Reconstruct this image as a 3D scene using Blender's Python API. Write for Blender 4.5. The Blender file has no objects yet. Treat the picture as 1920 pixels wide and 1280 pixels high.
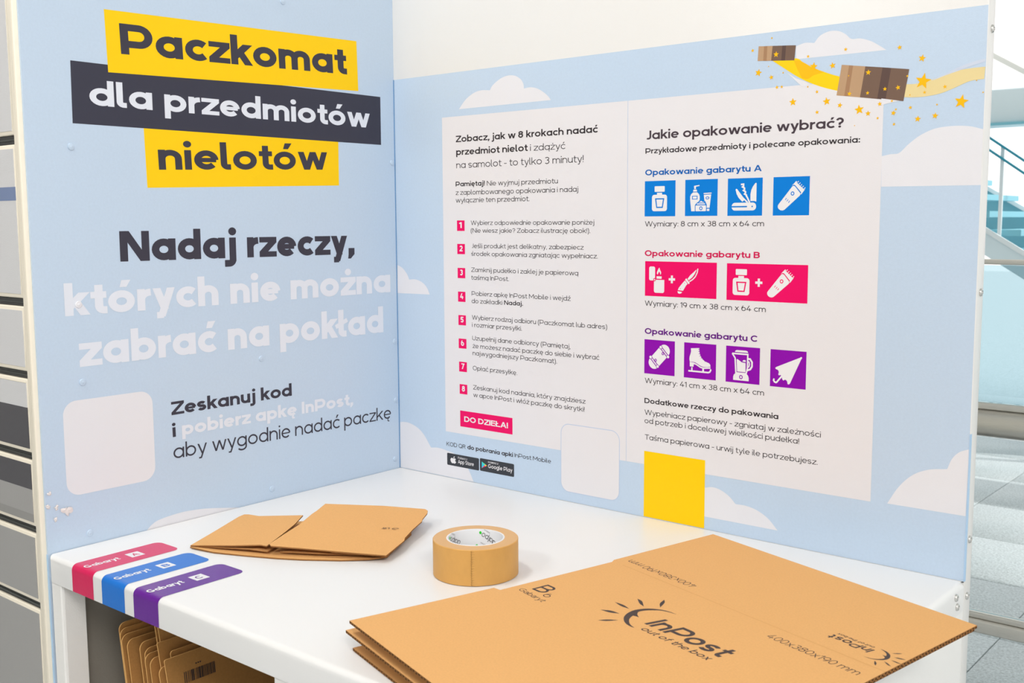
import bpy, bmesh, math, random
from mathutils import Vector, Matrix, Euler
random.seed(7)
SC = bpy.context.scene
COL = SC.collection
R = math.radians

# ------------------------------------------------------------------ camera, world, lights, exposure
FLOOR = -0.95            # table top is z = 0
cam_d = bpy.data.cameras.new('camera'); cam_d.sensor_width = 36.0; cam_d.lens = 37.5615
cam_d.clip_start = 0.02; cam_d.clip_end = 200
cam = bpy.data.objects.new('camera', cam_d); COL.objects.link(cam)
_r = Vector((0.76798222, 0.64045079, -0.00510812)); _u = Vector((-0.06729136, 0.08861722, 0.99379015)); _f = Vector((-0.63692635, 0.76286944, -0.11115326))
cam.matrix_world = Matrix(((_r.x, _u.x, -_f.x, 1.49643846), (_r.y, _u.y, -_f.y, -1.44609882), (_r.z, _u.z, -_f.z, 0.48036665), (0, 0, 0, 1)))
cam_d.dof.use_dof = True; cam_d.dof.focus_distance = 1.75; cam_d.dof.aperture_fstop = 14
SC.camera = cam

world = bpy.data.worlds.new('world'); SC.world = world; world.use_nodes = True
world.node_tree.nodes['Background'].inputs['Color'].default_value = (1.0, .985, .965, 1)
world.node_tree.nodes['Background'].inputs['Strength'].default_value = 1.2

sun_d = bpy.data.lights.new('sun', 'SUN'); sun_d.energy = 1.7; sun_d.angle = R(0.6); sun_d.color = (1, .97, .92)
sun = bpy.data.objects.new('sun', sun_d); COL.objects.link(sun)
sun.rotation_euler = Vector((-0.55, -0.62, -0.95)).to_track_quat('-Z', 'Y').to_euler()

def area(name, loc, target, size, energy, color=(1, 1, 1), sy=None):
    d = bpy.data.lights.new(name, 'AREA'); d.energy = energy; d.size = size; d.color = color
    if sy: d.shape = 'RECTANGLE'; d.size_y = sy
    o = bpy.data.objects.new(name, d); COL.objects.link(o); o.location = loc
    o.rotation_euler = (Vector(target) - Vector(loc)).to_track_quat('-Z', 'Y').to_euler(); return o
area('ceiling_lamp_light', (0.1, -1.0, 2.15), (0.1, -1.0, 0), 0.3, 12, (1, .965, .91))
area('ceiling_lamp_light', (2.9, -2.2, 2.15), (0.9, -0.7, 0), 1.3, 64, (1, .975, .945), 0.6)
area('ceiling_lamp_light', (0.2, -3.0, 2.15), (0.2, -0.9, -.1), 1.2, 36, (1, .975, .945), 0.6)
SC.view_settings.view_transform = 'Standard'; SC.view_settings.look = 'None'
SC.view_settings.gamma = 1; SC.view_settings.use_curve_mapping = False
SC.view_settings.exposure = 0.21
SC.cycles.use_denoising = True
SC.cycles.max_bounces = 10; SC.cycles.transparent_max_bounces = 16

# ------------------------------------------------------------------ materials
def lin(c):
    c = c / 255.0
    return c / 12.92 if c <= 0.04045 else ((c + 0.055) / 1.055) ** 2.4
def rgb(r, g, b): return (lin(r), lin(g), lin(b), 1)
def mat(name, col, rough=.5, metal=0, spec=.5, noise=None, bump=None, coat=0):
    m = bpy.data.materials.new(name); m.use_nodes = True; nt = m.node_tree; N = nt.nodes; L = nt.links
    b = N['Principled BSDF']; b.inputs['Roughness'].default_value = rough; b.inputs['Metallic'].default_value = metal
    b.inputs['Specular IOR Level'].default_value = spec; b.inputs['Coat Weight'].default_value = coat; b.inputs['Coat Roughness'].default_value = .08
    b.inputs['Base Color'].default_value = col
    tc = N.new('ShaderNodeTexCoord')
    if noise:
        sc, amt, stretch = noise
        mp = N.new('ShaderNodeMapping'); mp.inputs['Scale'].default_value = stretch; L.new(tc.outputs['Object'], mp.inputs['Vector'])
        n = N.new('ShaderNodeTexNoise'); n.inputs['Scale'].default_value = sc; n.inputs['Detail'].default_value = 6; n.inputs['Roughness'].default_value = .65
        L.new(mp.outputs[0], n.inputs['Vector'])
        r = N.new('ShaderNodeMapRange'); r.inputs['From Min'].default_value = .3; r.inputs['From Max'].default_value = .7
        r.inputs['To Min'].default_value = 1 - amt; r.inputs['To Max'].default_value = 1 + amt; L.new(n.outputs['Fac'], r.inputs['Value'])
        h = N.new('ShaderNodeHueSaturation'); h.inputs['Color'].default_value = col; L.new(r.outputs[0], h.inputs['Value'])
        L.new(h.outputs[0], b.inputs['Base Color'])
    if bump:
        sc, st = bump
        n2 = N.new('ShaderNodeTexNoise'); n2.inputs['Scale'].default_value = sc; n2.inputs['Detail'].default_value = 3; L.new(tc.outputs['Object'], n2.inputs['Vector'])
        bp = N.new('ShaderNodeBump'); bp.inputs['Strength'].default_value = st; bp.inputs['Distance'].default_value = .001
        L.new(n2.outputs['Fac'], bp.inputs['Height']); L.new(bp.outputs[0], b.inputs['Normal'])
    return m
M = dict(
 sky=mat('printed_sky_blue', rgb(190, 208, 228), .34, noise=(260, .025, (1, 1, 1)), bump=(700, .12)),
 board_white=mat('board_white', rgb(226, 224, 221), .36, bump=(700, .1)),
 cloud=mat('printed_cloud', rgb(226, 225, 230), .34, bump=(700, .1)),
 sheet=mat('printed_sheet_white', rgb(226, 223, 226), .34, bump=(700, .1)),
 corner=mat('corner_shade_blue', rgb(98, 148, 196), .5), edge_blue=mat('foil_edge_blue', rgb(172, 203, 232), .4),
 table=mat('powder_coated_white', rgb(232, 231, 230), .30, bump=(1400, .10)),
 table_side=mat('powder_coated_side', rgb(240, 238, 235), .45, bump=(500, .35)),
 frame=mat('locker_cream', rgb(240, 231, 213), .4, bump=(500, .15)),
 door=mat('locker_door_grey', rgb(214, 213, 214), .4, bump=(500, .2)),
 door_mid=mat('locker_door_mid_grey', rgb(164, 162, 160), .4, bump=(500, .2)),
 door_dark=mat('locker_door_dark', rgb(82, 80, 84), .4), stripe_blue=mat('locker_stripe_blue', rgb(120, 136, 172), .4),
 stripe_pale=mat('locker_stripe_pale', rgb(150, 148, 145), .4),
 gap=mat('locker_gap_rubber', rgb(62, 62, 60), .5), metal_dark=mat('locker_gap_steel', rgb(120, 122, 118), .35, 1),
 ink=mat('ink_black', rgb(52, 46, 50), .4, spec=.22), slate=mat('ink_slate', rgb(60, 58, 70), .4, spec=.22), plum=mat('ink_plum', rgb(70, 58, 66), .4, spec=.22),
 pale=mat('ink_pale_white', rgb(222, 226, 236), .35), white=mat('ink_white', rgb(232, 230, 232), .35),
 yellow=mat('print_yellow', rgb(250, 203, 0), .36, spec=.22, bump=(700, .1)), box_dark=mat('print_slate_panel', rgb(58, 58, 72), .36, spec=.22),
 pink=mat('print_pink', rgb(232, 0, 98), .36, spec=.22), pink_ink=mat('ink_pink', rgb(205, 8, 80), .36, spec=.22),
 blue=mat('print_blue', rgb(0, 122, 212), .36, spec=.22), blue_ink=mat('ink_blue', rgb(12, 96, 178), .36, spec=.22),
 violet=mat('print_violet', rgb(138, 0, 168), .36, spec=.22), violet_ink=mat('ink_violet', rgb(98, 14, 128), .36, spec=.22),
 star=mat('print_star_gold', rgb(244, 184, 8), .36, spec=.22), gold=mat('print_ribbon_gold', rgb(248, 205, 20), .36, spec=.22), gold2=mat('print_ribbon_amber', rgb(244, 186, 20), .36, spec=.22),
 sand=mat('print_ribbon_sand', rgb(228, 208, 150), .36), mist=mat('print_ribbon_mist', rgb(200, 209, 226), .36),
 tan=mat('print_tan', rgb(184, 150, 116), .4, spec=.22), tan2=mat('print_tan_tape', rgb(164, 126, 94), .4, spec=.22),
 brown=mat('print_brown', rgb(116, 92, 78), .4, spec=.22), brown2=mat('print_brown_tape', rgb(92, 72, 66), .4, spec=.22),
 badge=mat('print_badge', rgb(58, 60, 66), .3, spec=.22), line_blue=mat('print_line', rgb(186, 200, 224), .36),
 p_cyan=mat('play_cyan', rgb(40, 200, 225), .4), p_green=mat('play_green', rgb(90, 215, 150), .4), p_amber=mat('play_amber', rgb(250, 190, 60), .4), p_red=mat('play_red', rgb(225, 40, 110), .4),
 st_pink=mat('sticker_pink', rgb(214, 0, 84), .28, coat=.15, bump=(260, .12)), st_blue=mat('sticker_blue', rgb(0, 112, 206), .28, coat=.15, bump=(260, .12)),
 st_violet=mat('sticker_violet', rgb(98, 8, 144), .24, coat=.2, bump=(260, .2)),
 card=mat('kraft_board', rgb(222, 169, 108), .8, spec=.2, noise=(420, .05, (1, 1, 1)), bump=(900, .25)),
 card_in=mat('kraft_inside', rgb(186, 136, 86), .85, spec=.2, noise=(420, .05, (1, 1, 1))),
 card_edge=mat('kraft_flute_edge', rgb(150, 104, 62), .9, spec=.1), flute=mat('kraft_flute_shadow', rgb(70, 46, 28), .9, spec=.1),
 card_shade=mat('kraft_bin_shade', rgb(186, 134, 76), .85, spec=.2, noise=(300, .07, (1, 1, 1)), bump=(900, .25)), card_rim_lit=mat('kraft_rim_lit', rgb(226, 174, 108), .85, spec=.2),  # bin boards darkened for under-table shade, rims lightened as highlights
 crease_shade=mat('kraft_crease_shade', rgb(214, 161, 100), .8, spec=.2), tape_tear_shadow=mat('tape_tear_shadow', rgb(120, 78, 30), .7),
 print_dark=mat('carton_print', rgb(66, 52, 48), .7),
 tape=mat('paper_tape', rgb(214, 160, 84), .5, noise=(60, .04, (1, 1, .6)), bump=(500, .1)),
 tape_side=mat('tape_wound_side', rgb(214, 170, 118), .6, noise=(600, .03, (1, 1, 1))),
 core=mat('core_white', rgb(228, 228, 230), .5), green=mat('core_dot_green', rgb(40, 205, 40), .5),
 steel=mat('brushed_steel', rgb(226, 223, 216), .36, .75, noise=(40, .06, (1, 30, 30))), steel_dark=mat('steel_shade', rgb(116, 112, 104), .35, 1),
 bolt=mat('bolt_nickel', rgb(214, 212, 208), .25, .8), shade_grey_in=mat('bin_grey_shade', rgb(142, 136, 126), .6, bump=(300, .3)),  # bin grey carries the under-table shade in its colour
 stair_white=mat('stair_white', rgb(232, 240, 242), .5), stair_teal=mat('stair_teal', rgb(128, 194, 210), .5), hand_teal=mat('handrail_teal', rgb(40, 150, 172), .4),
 beam=mat('beam_pale', rgb(220, 236, 241), .5), ceil=mat('ceiling_white', rgb(238, 237, 234), .8),
 chip=mat('torn_foil_white', rgb(224, 216, 214), .6),
)
def granite():
    m = bpy.data.materials.new('granite_tiles'); m.use_nodes = True; nt = m.node_tree; N = nt.nodes; L = nt.links; b = N['Principled BSDF']
    tc = N.new('ShaderNodeTexCoord'); n = N.new('ShaderNodeTexNoise'); n.inputs['Scale'].default_value = 110; n.inputs['Detail'].default_value = 8; n.inputs['Roughness'].default_value = .8
    L.new(tc.outputs['Object'], n.inputs['Vector'])
    r = N.new('ShaderNodeValToRGB'); r.color_ramp.elements[0].position = .36; r.color_ramp.elements[0].color = rgb(156, 163, 165); r.color_ramp.elements[1].position = .62; r.color_ramp.elements[1].color = rgb(230, 234, 236)
    L.new(n.outputs['Fac'], r.inputs['Fac']); L.new(r.outputs[0], b.inputs['Base Color']); b.inputs['Roughness'].default_value = .45
    return m
M['granite'] = granite()
def glass(name, col, t):
    m = bpy.data.materials.new(name); m.use_nodes = True; nt = m.node_tree; N = nt.nodes; L = nt.links; N.remove(N['Principled BSDF'])
    tr = N.new('ShaderNodeBsdfTransparent'); tr.inputs['Color'].default_value = col
    gl = N.new('ShaderNodeBsdfGlossy'); gl.inputs['Roughness'].default_value = .03
    mx = N.new('ShaderNodeMixShader'); fr = N.new('ShaderNodeFresnel'); fr.inputs['IOR'].default_value = 1.35
    L.new(fr.outputs[0], mx.inputs['Fac']); L.new(tr.outputs[0], mx.inputs[1]); L.new(gl.outputs[0], mx.inputs[2])
    L.new(mx.outputs[0], N['Material Output'].inputs['Surface']); return m
M['glass'] = glass('teal_glass', (.72, .83, .87, 1), 0)
M['glass_clear'] = glass('clear_glass', (.96, .985, .99, 1), 0)

# ------------------------------------------------------------------ object helpers
def tag(o, label=None, cat=None, group=None, kind=None):
    if label: o['label'] = label
    if cat: o['category'] = cat
    if group: o['group'] = group
    if kind: o['kind'] = kind
    return o
def empty(name, loc=(0, 0, 0), label=None, cat=None, group=None):
    o = bpy.data.objects.new(name, None); COL.objects.link(o); o.location = loc; o.empty_display_size = .05
    return tag(o, label, cat, group)
def link(name, me, mats, parent=None, smooth=False):
    for m in (mats if isinstance(mats, (list, tuple)) else [mats]): me.materials.append(M[m] if isinstance(m, str) else m)
    o = bpy.data.objects.new(name, me); COL.objects.link(o)
    if parent:
        o.parent = parent
        o.matrix_parent_inverse = Matrix.Translation(-parent_world(parent))
    if smooth:
        for p in me.polygons: p.use_smooth = True
    return o
def parent_world(p):
    v = Vector(p.location)
    # parts are modelled in world metres; their parents are only translated
    while p.parent: p = p.parent; v = v + Vector(p.location) * 0
    return v
def raw(name, verts, faces, mats, parent=None, smooth=False, idx=None):
    me = bpy.data.meshes.new(name); me.from_pydata([tuple(v) for v in verts], [], faces); me.update()
    o = link(name, me, mats, parent, smooth)
    if idx:
        for p, i in zip(me.polygons, idx): p.material_index = i
    return o
def box(name, x0, x1, y0, y1, z0, z1, m, parent=None, bevel=0, seg=2):
    bm = bmesh.new(); bmesh.ops.create_cube(bm, size=1)
    for v in bm.verts: v.co = Vector(((x0 + x1) / 2 + v.co.x * (x1 - x0), (y0 + y1) / 2 + v.co.y * (y1 - y0), (z0 + z1) / 2 + v.co.z * (z1 - z0)))
    if bevel: bmesh.ops.bevel(bm, geom=bm.edges[:], offset=bevel, segments=seg, affect='EDGES', profile=.5)
    me = bpy.data.meshes.new(name); bm.to_mesh(me); bm.free()
    return link(name, me, m, parent, smooth=bevel > 0)
def cyl(name, p0, p1, r, m, parent=None, n=24):
    p0, p1 = Vector(p0), Vector(p1); bm = bmesh.new()
    bmesh.ops.create_cone(bm, cap_ends=True, segments=n, radius1=r, radius2=r, depth=(p1 - p0).length)
    q = (p1 - p0).to_track_quat('Z', 'Y').to_matrix().to_4x4(); bmesh.ops.transform(bm, matrix=Matrix.Translation((p0 + p1) / 2) @ q, verts=bm.verts)
    for f in bm.faces: f.smooth = len(f.verts) == 4
    me = bpy.data.meshes.new(name); bm.to_mesh(me); bm.free(); return link(name, me, m, parent)

# planes on which prints lie: map (u, v, lift) -> world point
def PB(u, v, d=0): return Vector((u, -d, v))              # information board, faces -Y
def PL(u, v, d=0): return Vector((d, u, v))               # side panel, faces +X
def smooth_outline(P, n=6, corner=38):
    out = []; N = len(P)
    def is_corner(i):
        a, b, c = P[i - 1], P[i], P[(i + 1) % N]; t = math.degrees(abs(math.remainder(math.atan2(c[1] - b[1], c[0] - b[0]) - math.atan2(b[1] - a[1], b[0] - a[0]), 2 * math.pi)))
        return t > corner
    C_ = [is_corner(i) for i in range(N)]
    for i in range(N):
        p1, p2 = P[i], P[(i + 1) % N]; p0 = P[i - 1] if not C_[i] else (2 * p1[0] - p2[0], 2 * p1[1] - p2[1]); p3 = P[(i + 2) % N] if not C_[(i + 1) % N] else (2 * p2[0] - p1[0], 2 * p2[1] - p1[1])
        for k in range(n):
            t = k / n; out.append(tuple(.5 * (2 * p1[j] + (p2[j] - p0[j]) * t + (2 * p0[j] - 5 * p1[j] + 4 * p2[j] - p3[j]) * t * t + (3 * p1[j] - p0[j] - 3 * p2[j] + p3[j]) * t ** 3) for j in (0, 1)))
    return out
def flat(name, poly, plane, m, lift, parent):
    if plane in (PB, PL): lift *= .3
    """a printed area: one flat polygon lying on a surface"""
    return raw(name, [plane(u, v, lift) for u, v in poly], [tuple(range(len(poly)))], m, parent)
def flats(name, polys, plane, mats, lift, parent):
    """several printed shapes in one object; polys = [(material index, polygon)]"""
    if plane in (PB, PL): lift *= .3
    V = []; F = []; I = []
    for k, (mi, poly) in enumerate(polys):
        n = len(V); V += [plane(u, v, lift + k * 2.5e-6) for u, v in poly]; F.append(tuple(range(n, n + len(poly)))); I.append(mi)
    return raw(name, V, F, mats, parent, idx=I)
def rrect(x0, y0, x1, y1, r, n=6):
    P = []
    for cx, cy, a in ((x1 - r, y0 + r, -90), (x1 - r, y1 - r, 0), (x0 + r, y1 - r, 90), (x0 + r, y0 + r, 180)):
        for k in range(n + 1): t = R(a + 90 * k / n); P.append((cx + r * math.cos(t), cy + r * math.sin(t)))
    return P
def ell(cx, cy, rx, ry, a0=0, a1=360, n=24):
    closed = abs(a1 - a0) >= 360
    return [(cx + rx * math.cos(R(a0 + (a1 - a0) * k / n)), cy + ry * math.sin(R(a0 + (a1 - a0) * k / n))) for k in range(n + (0 if closed else 1))]
def stroke(pts, w, closed=False):
    """ribbon of quads along a polyline, mitred"""
    pts = [p for i, p in enumerate(pts) if i == 0 or math.hypot(p[0] - pts[i - 1][0], p[1] - pts[i - 1][1]) > 1e-5]
    n = len(pts); Lf = []; Rt = []
    for i in range(n):
        a = pts[(i - 1) % n] if (closed or i > 0) else None; b = pts[i]; c = pts[(i + 1) % n] if (closed or i < n - 1) else None
        d1 = ((b[0] - a[0]), (b[1] - a[1])) if a else ((c[0] - b[0]), (c[1] - b[1])); d2 = ((c[0] - b[0]), (c[1] - b[1])) if c else d1
        l1 = math.hypot(*d1) or 1e-9; l2 = math.hypot(*d2) or 1e-9
        n1 = (-d1[1] / l1, d1[0] / l1); n2 = (-d2[1] / l2, d2[0] / l2); mx, my = n1[0] + n2[0], n1[1] + n2[1]; ml = math.hypot(mx, my) or 1e-9
        mx /= ml; my /= ml; k = w / 2 / max(.45, mx * n1[0] + my * n1[1])
        Lf.append((b[0] + mx * k, b[1] + my * k)); Rt.append((b[0] - mx * k, b[1] - my * k))
    m = n if closed else n - 1
    return [[Rt[i], Rt[(i + 1) % n], Lf[(i + 1) % n], Lf[i]] for i in range(m)]
def cut(poly, lo, hi):
    for s, lim in ((1, lo), (-1, -hi)):
        out = []
        for i in range(len(poly)):
            a = poly[i - 1]; b = poly[i]; da = s * a[1] - lim; db = s * b[1] - lim
            if (da >= 0) != (db >= 0): t = da / (da - db); out.append((a[0] + (b[0] - a[0]) * t, a[1] + (b[1] - a[1]) * t))
            if db >= 0: out.append(b)
        poly = out
        if not poly: break
    return poly

# ------------------------------------------------------------------ a geometric sans drawn in strokes
CAP, ASC, DSC = 1.36, 1.44, -.42
def glyph(ch, w, alt=False):
    h = w / 2; P = []
    def S(pts, closed=False, ww=None): P.extend(stroke(pts, ww or w, closed))
    def B(x0, y0, x1, y1): P.append([(x0, y0), (x1, y0), (x1, y1), (x0, y1)])
    def D(x0, y0, x1, y1, lo=0, hi=1, ww=None, e=.5, e2=None):
        ww = ww or w; dx, dy = x1 - x0, y1 - y0; l = math.hypot(dx, dy); e2 = e if e2 is None else e2
        q = stroke([(x0 - dx / l * e * w, y0 - dy / l * e * w), (x1 + dx / l * e2 * w, y1 + dy / l * e2 * w)], ww)[0]; q = cut(q, lo, hi)
        if q: P.append(q)
    A = lambda cx, cy, rx, ry, a0, a1, n=14: ell(cx, cy, rx, ry, a0, a1, n) if abs(a1 - a0) < 360 else ell(cx, cy, rx, ry, 0, 360, 24)
    def ZZ(W, H, wb):
        dy = H - 2 * wb; c_ = w * 1.4
        for _ in range(20): c_ = min(W * .62, w * .97 * math.hypot(W - c_, dy) / dy)
        B(0, H - wb, W, H); B(0, 0, W, wb); P.append([(0, wb), (c_, wb), (W, H - wb), (W - c_, H - wb)])
    low = dict(zip('ąćęłńóśźż', 'acelnoszz')); base = low.get(ch, ch)
    if ch == 'Ł': base = 'L'
    c = base; W = .9
    wb = w * .92
    if c in 'abdgpqo':
        W = 1.06 if c != 'o' else 1.08
        if c == 'a' and alt:
            W = .9; B(W - w, 0, W, .66); S(A(W / 2 - .02, .66, W / 2 - h + .02, .34 - h, 0, 150)); S([(W - h, .58), (.38, .58)] + A(.36, .31, .36 - h, .31 - h + (.58 - .62 + h) / 2 + .0, 90, 270)[1:] + [(W - h, h)])
        else:
            S(A(W / 2, .5, W / 2 - h, .5 - h, 0, 360), True)
            if c == 'a': B(W - w, 0, W, 1)
            if c == 'd': B(W - w, 0, W, ASC)
            if c == 'b': B(0, 0, w, ASC)
            if c == 'p': B(0, DSC, w, 1)
            if c == 'q': B(W - w, DSC, W, 1)
            if c == 'g': B(W - w, -.02, W, 1); S(A(W / 2, -.02, W / 2 - h, -.02 - DSC - h, 0, -150))
    elif c == 'c': W = .94; S(A(.53, .5, .53 - h, .5 - h, 45, 315, 20))
    elif c == 'e': W = 1.02; S(A(.52, .5, .52 - h, .5 - h, 0, 318, 22)); B(h, .5 - wb * .42, W - h * .6, .5 + wb * .42)
    elif c == 'f': W = .62; B(.16, 0, .16 + w, 1.1); S(A(.16 + h + .26, 1.1, .26, ASC - 1.1 - h, 180, 95)); B(0, 1 - wb, .58, 1)
    elif c in 'nh':
        W = .95; B(0, 0, w, 1 if c == 'n' else ASC); S([(W - h, 0)] + A(W / 2, .55, W / 2 - h, .45 - h, 0, 180))
    elif c == 'm':
        W = 1.52; B(0, 0, w, 1); q = (W - w) / 2
        S([(h + q, 0)] + A(h + q / 2, .58, q / 2, .42 - h, 0, 180)); S([(W - h, 0)] + A(W - h - q / 2, .58, q / 2, .42 - h, 0, 180))
    elif c == 'u': W = .93; B(W - w, 0, W, 1); S([(h, 1)] + A(W / 2, .45, W / 2 - h, .45 - h, 180, 360))
    elif c == 'r': W = .6; B(0, 0, w, 1); S(A(.56, .5, .56 - h, .5 - h, 180, 88, 8))
    elif c in 'i': W = w; B(0, 0, w, 1); P.append(ell(h, 1.30, max(w * .6, .1), max(w * .6, .1), n=12))
    elif c == 'j': W = w + .12; B(.12, -.15, .12 + w, 1); P.append(ell(.12 + h, 1.30, max(w * .6, .1), max(w * .6, .1), n=12)); S([(.12 + h, .1)] + A(.12 + h - .18, DSC + h + .18, .18, .18, 0, -90, 6) + [(-.12, DSC + h)])
    elif c == 'l': W = w + .16; S([(h, ASC)] + A(h + .17, h + .17, .17, .17, 180, 270, 7) + [(W, h)])
    elif c == 't': W = .64; S([(.16 + h, 1.3)] + A(.16 + h + .2, h + .2, .2, .2, 180, 270, 7) + [(W, h)]); B(0, 1 - wb, .62, 1)
    elif c == 'k': W = .95; B(0, 0, w, ASC); D(w * .5, .36, W - w * .62, 1, 0, 1, e=0, e2=1); D(.30 + w * .4, .58, W - w * .55, 0, 0, 1, e=0, e2=1)
    elif c == 's':
        W = .84; rx = W / 2 - h; ry = (.5 - h) / 2
        S(A(W / 2, .5 + ry, rx, ry, 28, 270, 16) + A(W / 2, .5 - ry, rx, ry, 90, -152, 16)[1:])
    elif c == 'v': W = 1.0; D(w * .55, 1, W / 2, w * .2, e2=1.2); D(W - w * .55, 1, W / 2, w * .2, e2=1.2)
    elif c == 'w': 
        W = 1.52; a = w * .55; m = W / 2; q = (m + a) / 2 - .02
        for x0, y0, x1, y1 in ((a, 1, q, 0), (m, 1, q, 0), (m, 1, W - q, 0), (W - a, 1, W - q, 0)): D(x0, y0, x1, y1, e=1, e2=1)
    elif c == 'x': W = .95; D(w * .6, 1, W - w * .6, 0, e=1); D(W - w * .6, 1, w * .6, 0, e=1)
    elif c == 'y':
        W = .98; a = w * .55; m = W / 2 + .01; xd = m - (W - a - m) * .33
        D(a, 1, m, 0 + w * .15, e=1, e2=.3); D(W - a, 1, xd, DSC + w * .6, DSC, 1, e=1, e2=.3); B(xd - .24, DSC, xd + w * .2, DSC + wb)
    elif c == 'z': W = .90; ZZ(W, 1, wb * .9)
    elif c in 'AÀ': W = 1.36; D(w * .55, 0, W / 2, CAP, 0, CAP, e=1); D(W - w * .55, 0, W / 2, CAP, 0, CAP, e=1); B(.3, .3, W - .3, .3 + wb)
    elif c in 'BR':
        W = 1.08 if c == 'B' else 1.1; y = .72; B(0, 0, w, CAP)
        ry = (CAP - h - y) / 2; S([(h, CAP - h), (.6, CAP - h)] + A(.6, y + ry, W - h - .64, ry, 90, -90) + [(h, y)])
        if c == 'B': ry = (y - h) / 2; S([(h, y), (.6, y)] + A(.6, h + ry, W - h - .6, ry, 90, -90) + [(h, h)])
        else: D(.5, y, W - w * .5, 0, 0, CAP, e=0, e2=1)
    elif c in 'CGOQ':
        W = 1.4; a0, a1 = (0, 360) if c in 'OQ' else ((42, 318) if c == 'C' else (42, 352))
        S(A(W / 2, CAP / 2, W / 2 - h, CAP / 2 - h, a0, a1, 24), c in 'OQ')
        if c == 'G': B(W / 2 + .05, CAP / 2 - wb, W - h * .1, CAP / 2)
        if c == 'Q': D(.85, .4, 1.3, 0, -.05, CAP, e=0)
    elif c == 'D': W = 1.26; B(0, 0, w, CAP); S([(h, CAP - h), (.55, CAP - h)] + A(.55, CAP / 2, W - h - .55, CAP / 2 - h, 90, -90, 18) + [(h, h)])
    elif c in 'EFL':
        W = 1.0; B(0, 0, w, CAP)
        if c != 'L': B(0, CAP - wb, W, CAP); B(0, .62, W - .08, .62 + wb)
        if c != 'F': B(0, 0, W, wb)
        if c == 'L': W = .95
    elif c == 'H': W = 1.2; B(0, 0, w, CAP); B(W - w, 0, W, CAP); B(0, .6, W, .6 + wb)
    elif c == 'I': W = w; B(0, 0, w, CAP)
    elif c == 'J': W = .78; S([(W - h, CAP), (W - h, .4)] + A(W - h - .28, .4, .28, .4 - h, 0, -130))
    elif c == 'K': W = 1.15; B(0, 0, w, CAP); D(w * .5, .5, W - w * .6, CAP, 0, CAP, e=0, e2=1); D(.40, .72, W - w * .55, 0, 0, CAP, e=0, e2=1)
    elif c == 'M': W = 1.5; B(0, 0, w, CAP); B(W - w, 0, W, CAP); D(w * .5, CAP, W / 2, .4, 0, CAP, e=1, e2=.3); D(W - w * .5, CAP, W / 2, .4, 0, CAP, e=1, e2=.3)
    elif c == 'N': W = 1.25; B(0, 0, w, CAP); B(W - w, 0, W, CAP); D(w * .62, CAP, W - w * .62, 0, 0, CAP, e=1)
    elif c == 'P': W = 1.22; B(0, 0, w, CAP); y = .46; ry = (CAP - h - y) / 2; S([(h, CAP - h), (.7, CAP - h)] + A(.7, y + ry, W - h - .7, ry, 90, -90) + [(h, y)])
    elif c == 'S': W = 1.05; rx = W / 2 - h; ry = (CAP / 2 - h) / 2; S(A(W / 2, CAP / 2 + ry, rx, ry, 28, 270, 16) + A(W / 2, CAP / 2 - ry, rx, ry, 90, -152, 16)[1:])
    elif c == 'T': W = 1.1; B(0, CAP - wb, W, CAP); B(W / 2 - h, 0, W / 2 + h, CAP)
    elif c == 'U': W = 1.15; S([(h, CAP), (h, .5)] + A(W / 2, .5, W / 2 - h, .5 - h, 180, 360) + [(W - h, CAP)])
    elif c == 'W': 
        W = 1.95; a = w * .55; m = W / 2; q = (m + a) / 2
        for x0, y0, x1, y1 in ((a, CAP, q, 0), (m, CAP, q, 0), (m, CAP, W - q, 0), (W - a, CAP, W - q, 0)): D(x0, y0, x1, y1, 0, CAP, e=1, e2=1)
    elif c == 'Z': W = 1.14; ZZ(W, CAP, wb)
    elif c == '0': W = .98; S(A(W / 2, CAP / 2, W / 2 - h, CAP / 2 - h, 0, 360), True)
    elif c == '1': W = .36 + h; B(W - w, 0, W, CAP); D(W - h, CAP - h * .7, .03, CAP - .30, 0, CAP, e=.3)
    elif c == '2': W = .92; S(A(W / 2, CAP - h - (W / 2 - h), W / 2 - h, W / 2 - h, 160, -25, 12) + [(w * .6, h)]); B(0, 0, W, wb)
    elif c in '38':
        W = .95; y = .76; r1 = (CAP - h - y) / 2; r2 = (y - h) / 2
        if c == '8': S(A(W / 2, y + r1, W / 2 - h - .04, r1, 0, 360), True); S(A(W / 2, h + r2, W / 2 - h, r2, 0, 360), True)
        else: S(A(W / 2 - .03, y + r1, W / 2 - h - .02, r1, 145, -90)); S(A(W / 2 - .03, h + r2, W / 2 - h, r2, 90, -145))
    elif c == '4': W = 1.05; B(.62, 0, .62 + w, .75); D(.62, CAP, w * .5, .3 + h, 0, CAP, e=.5, e2=.2); B(0, .3, W, .3 + wb)
    elif c == '5': W = .95; S([(W - .08, CAP - h), (.2, CAP - h), (.14, .78)] + A(W / 2 - .04, .45, W / 2 - h, .45 - h, 118, -150, 16))
    elif c in '69':
        W = .98; Q = [] ; r = W / 2 - h; pts = A(W / 2, r * .95 + h, r, r * .95, 0, 360)
        arm = A(W / 2 + .16, .5, W / 2 + .16 - h, CAP - .5 - h * .4, 178, 112, 8)
        if c == '9': pts = [(W - x, CAP - y) for x, y in pts]; arm = [(W - x, CAP - y) for x, y in arm]
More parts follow.
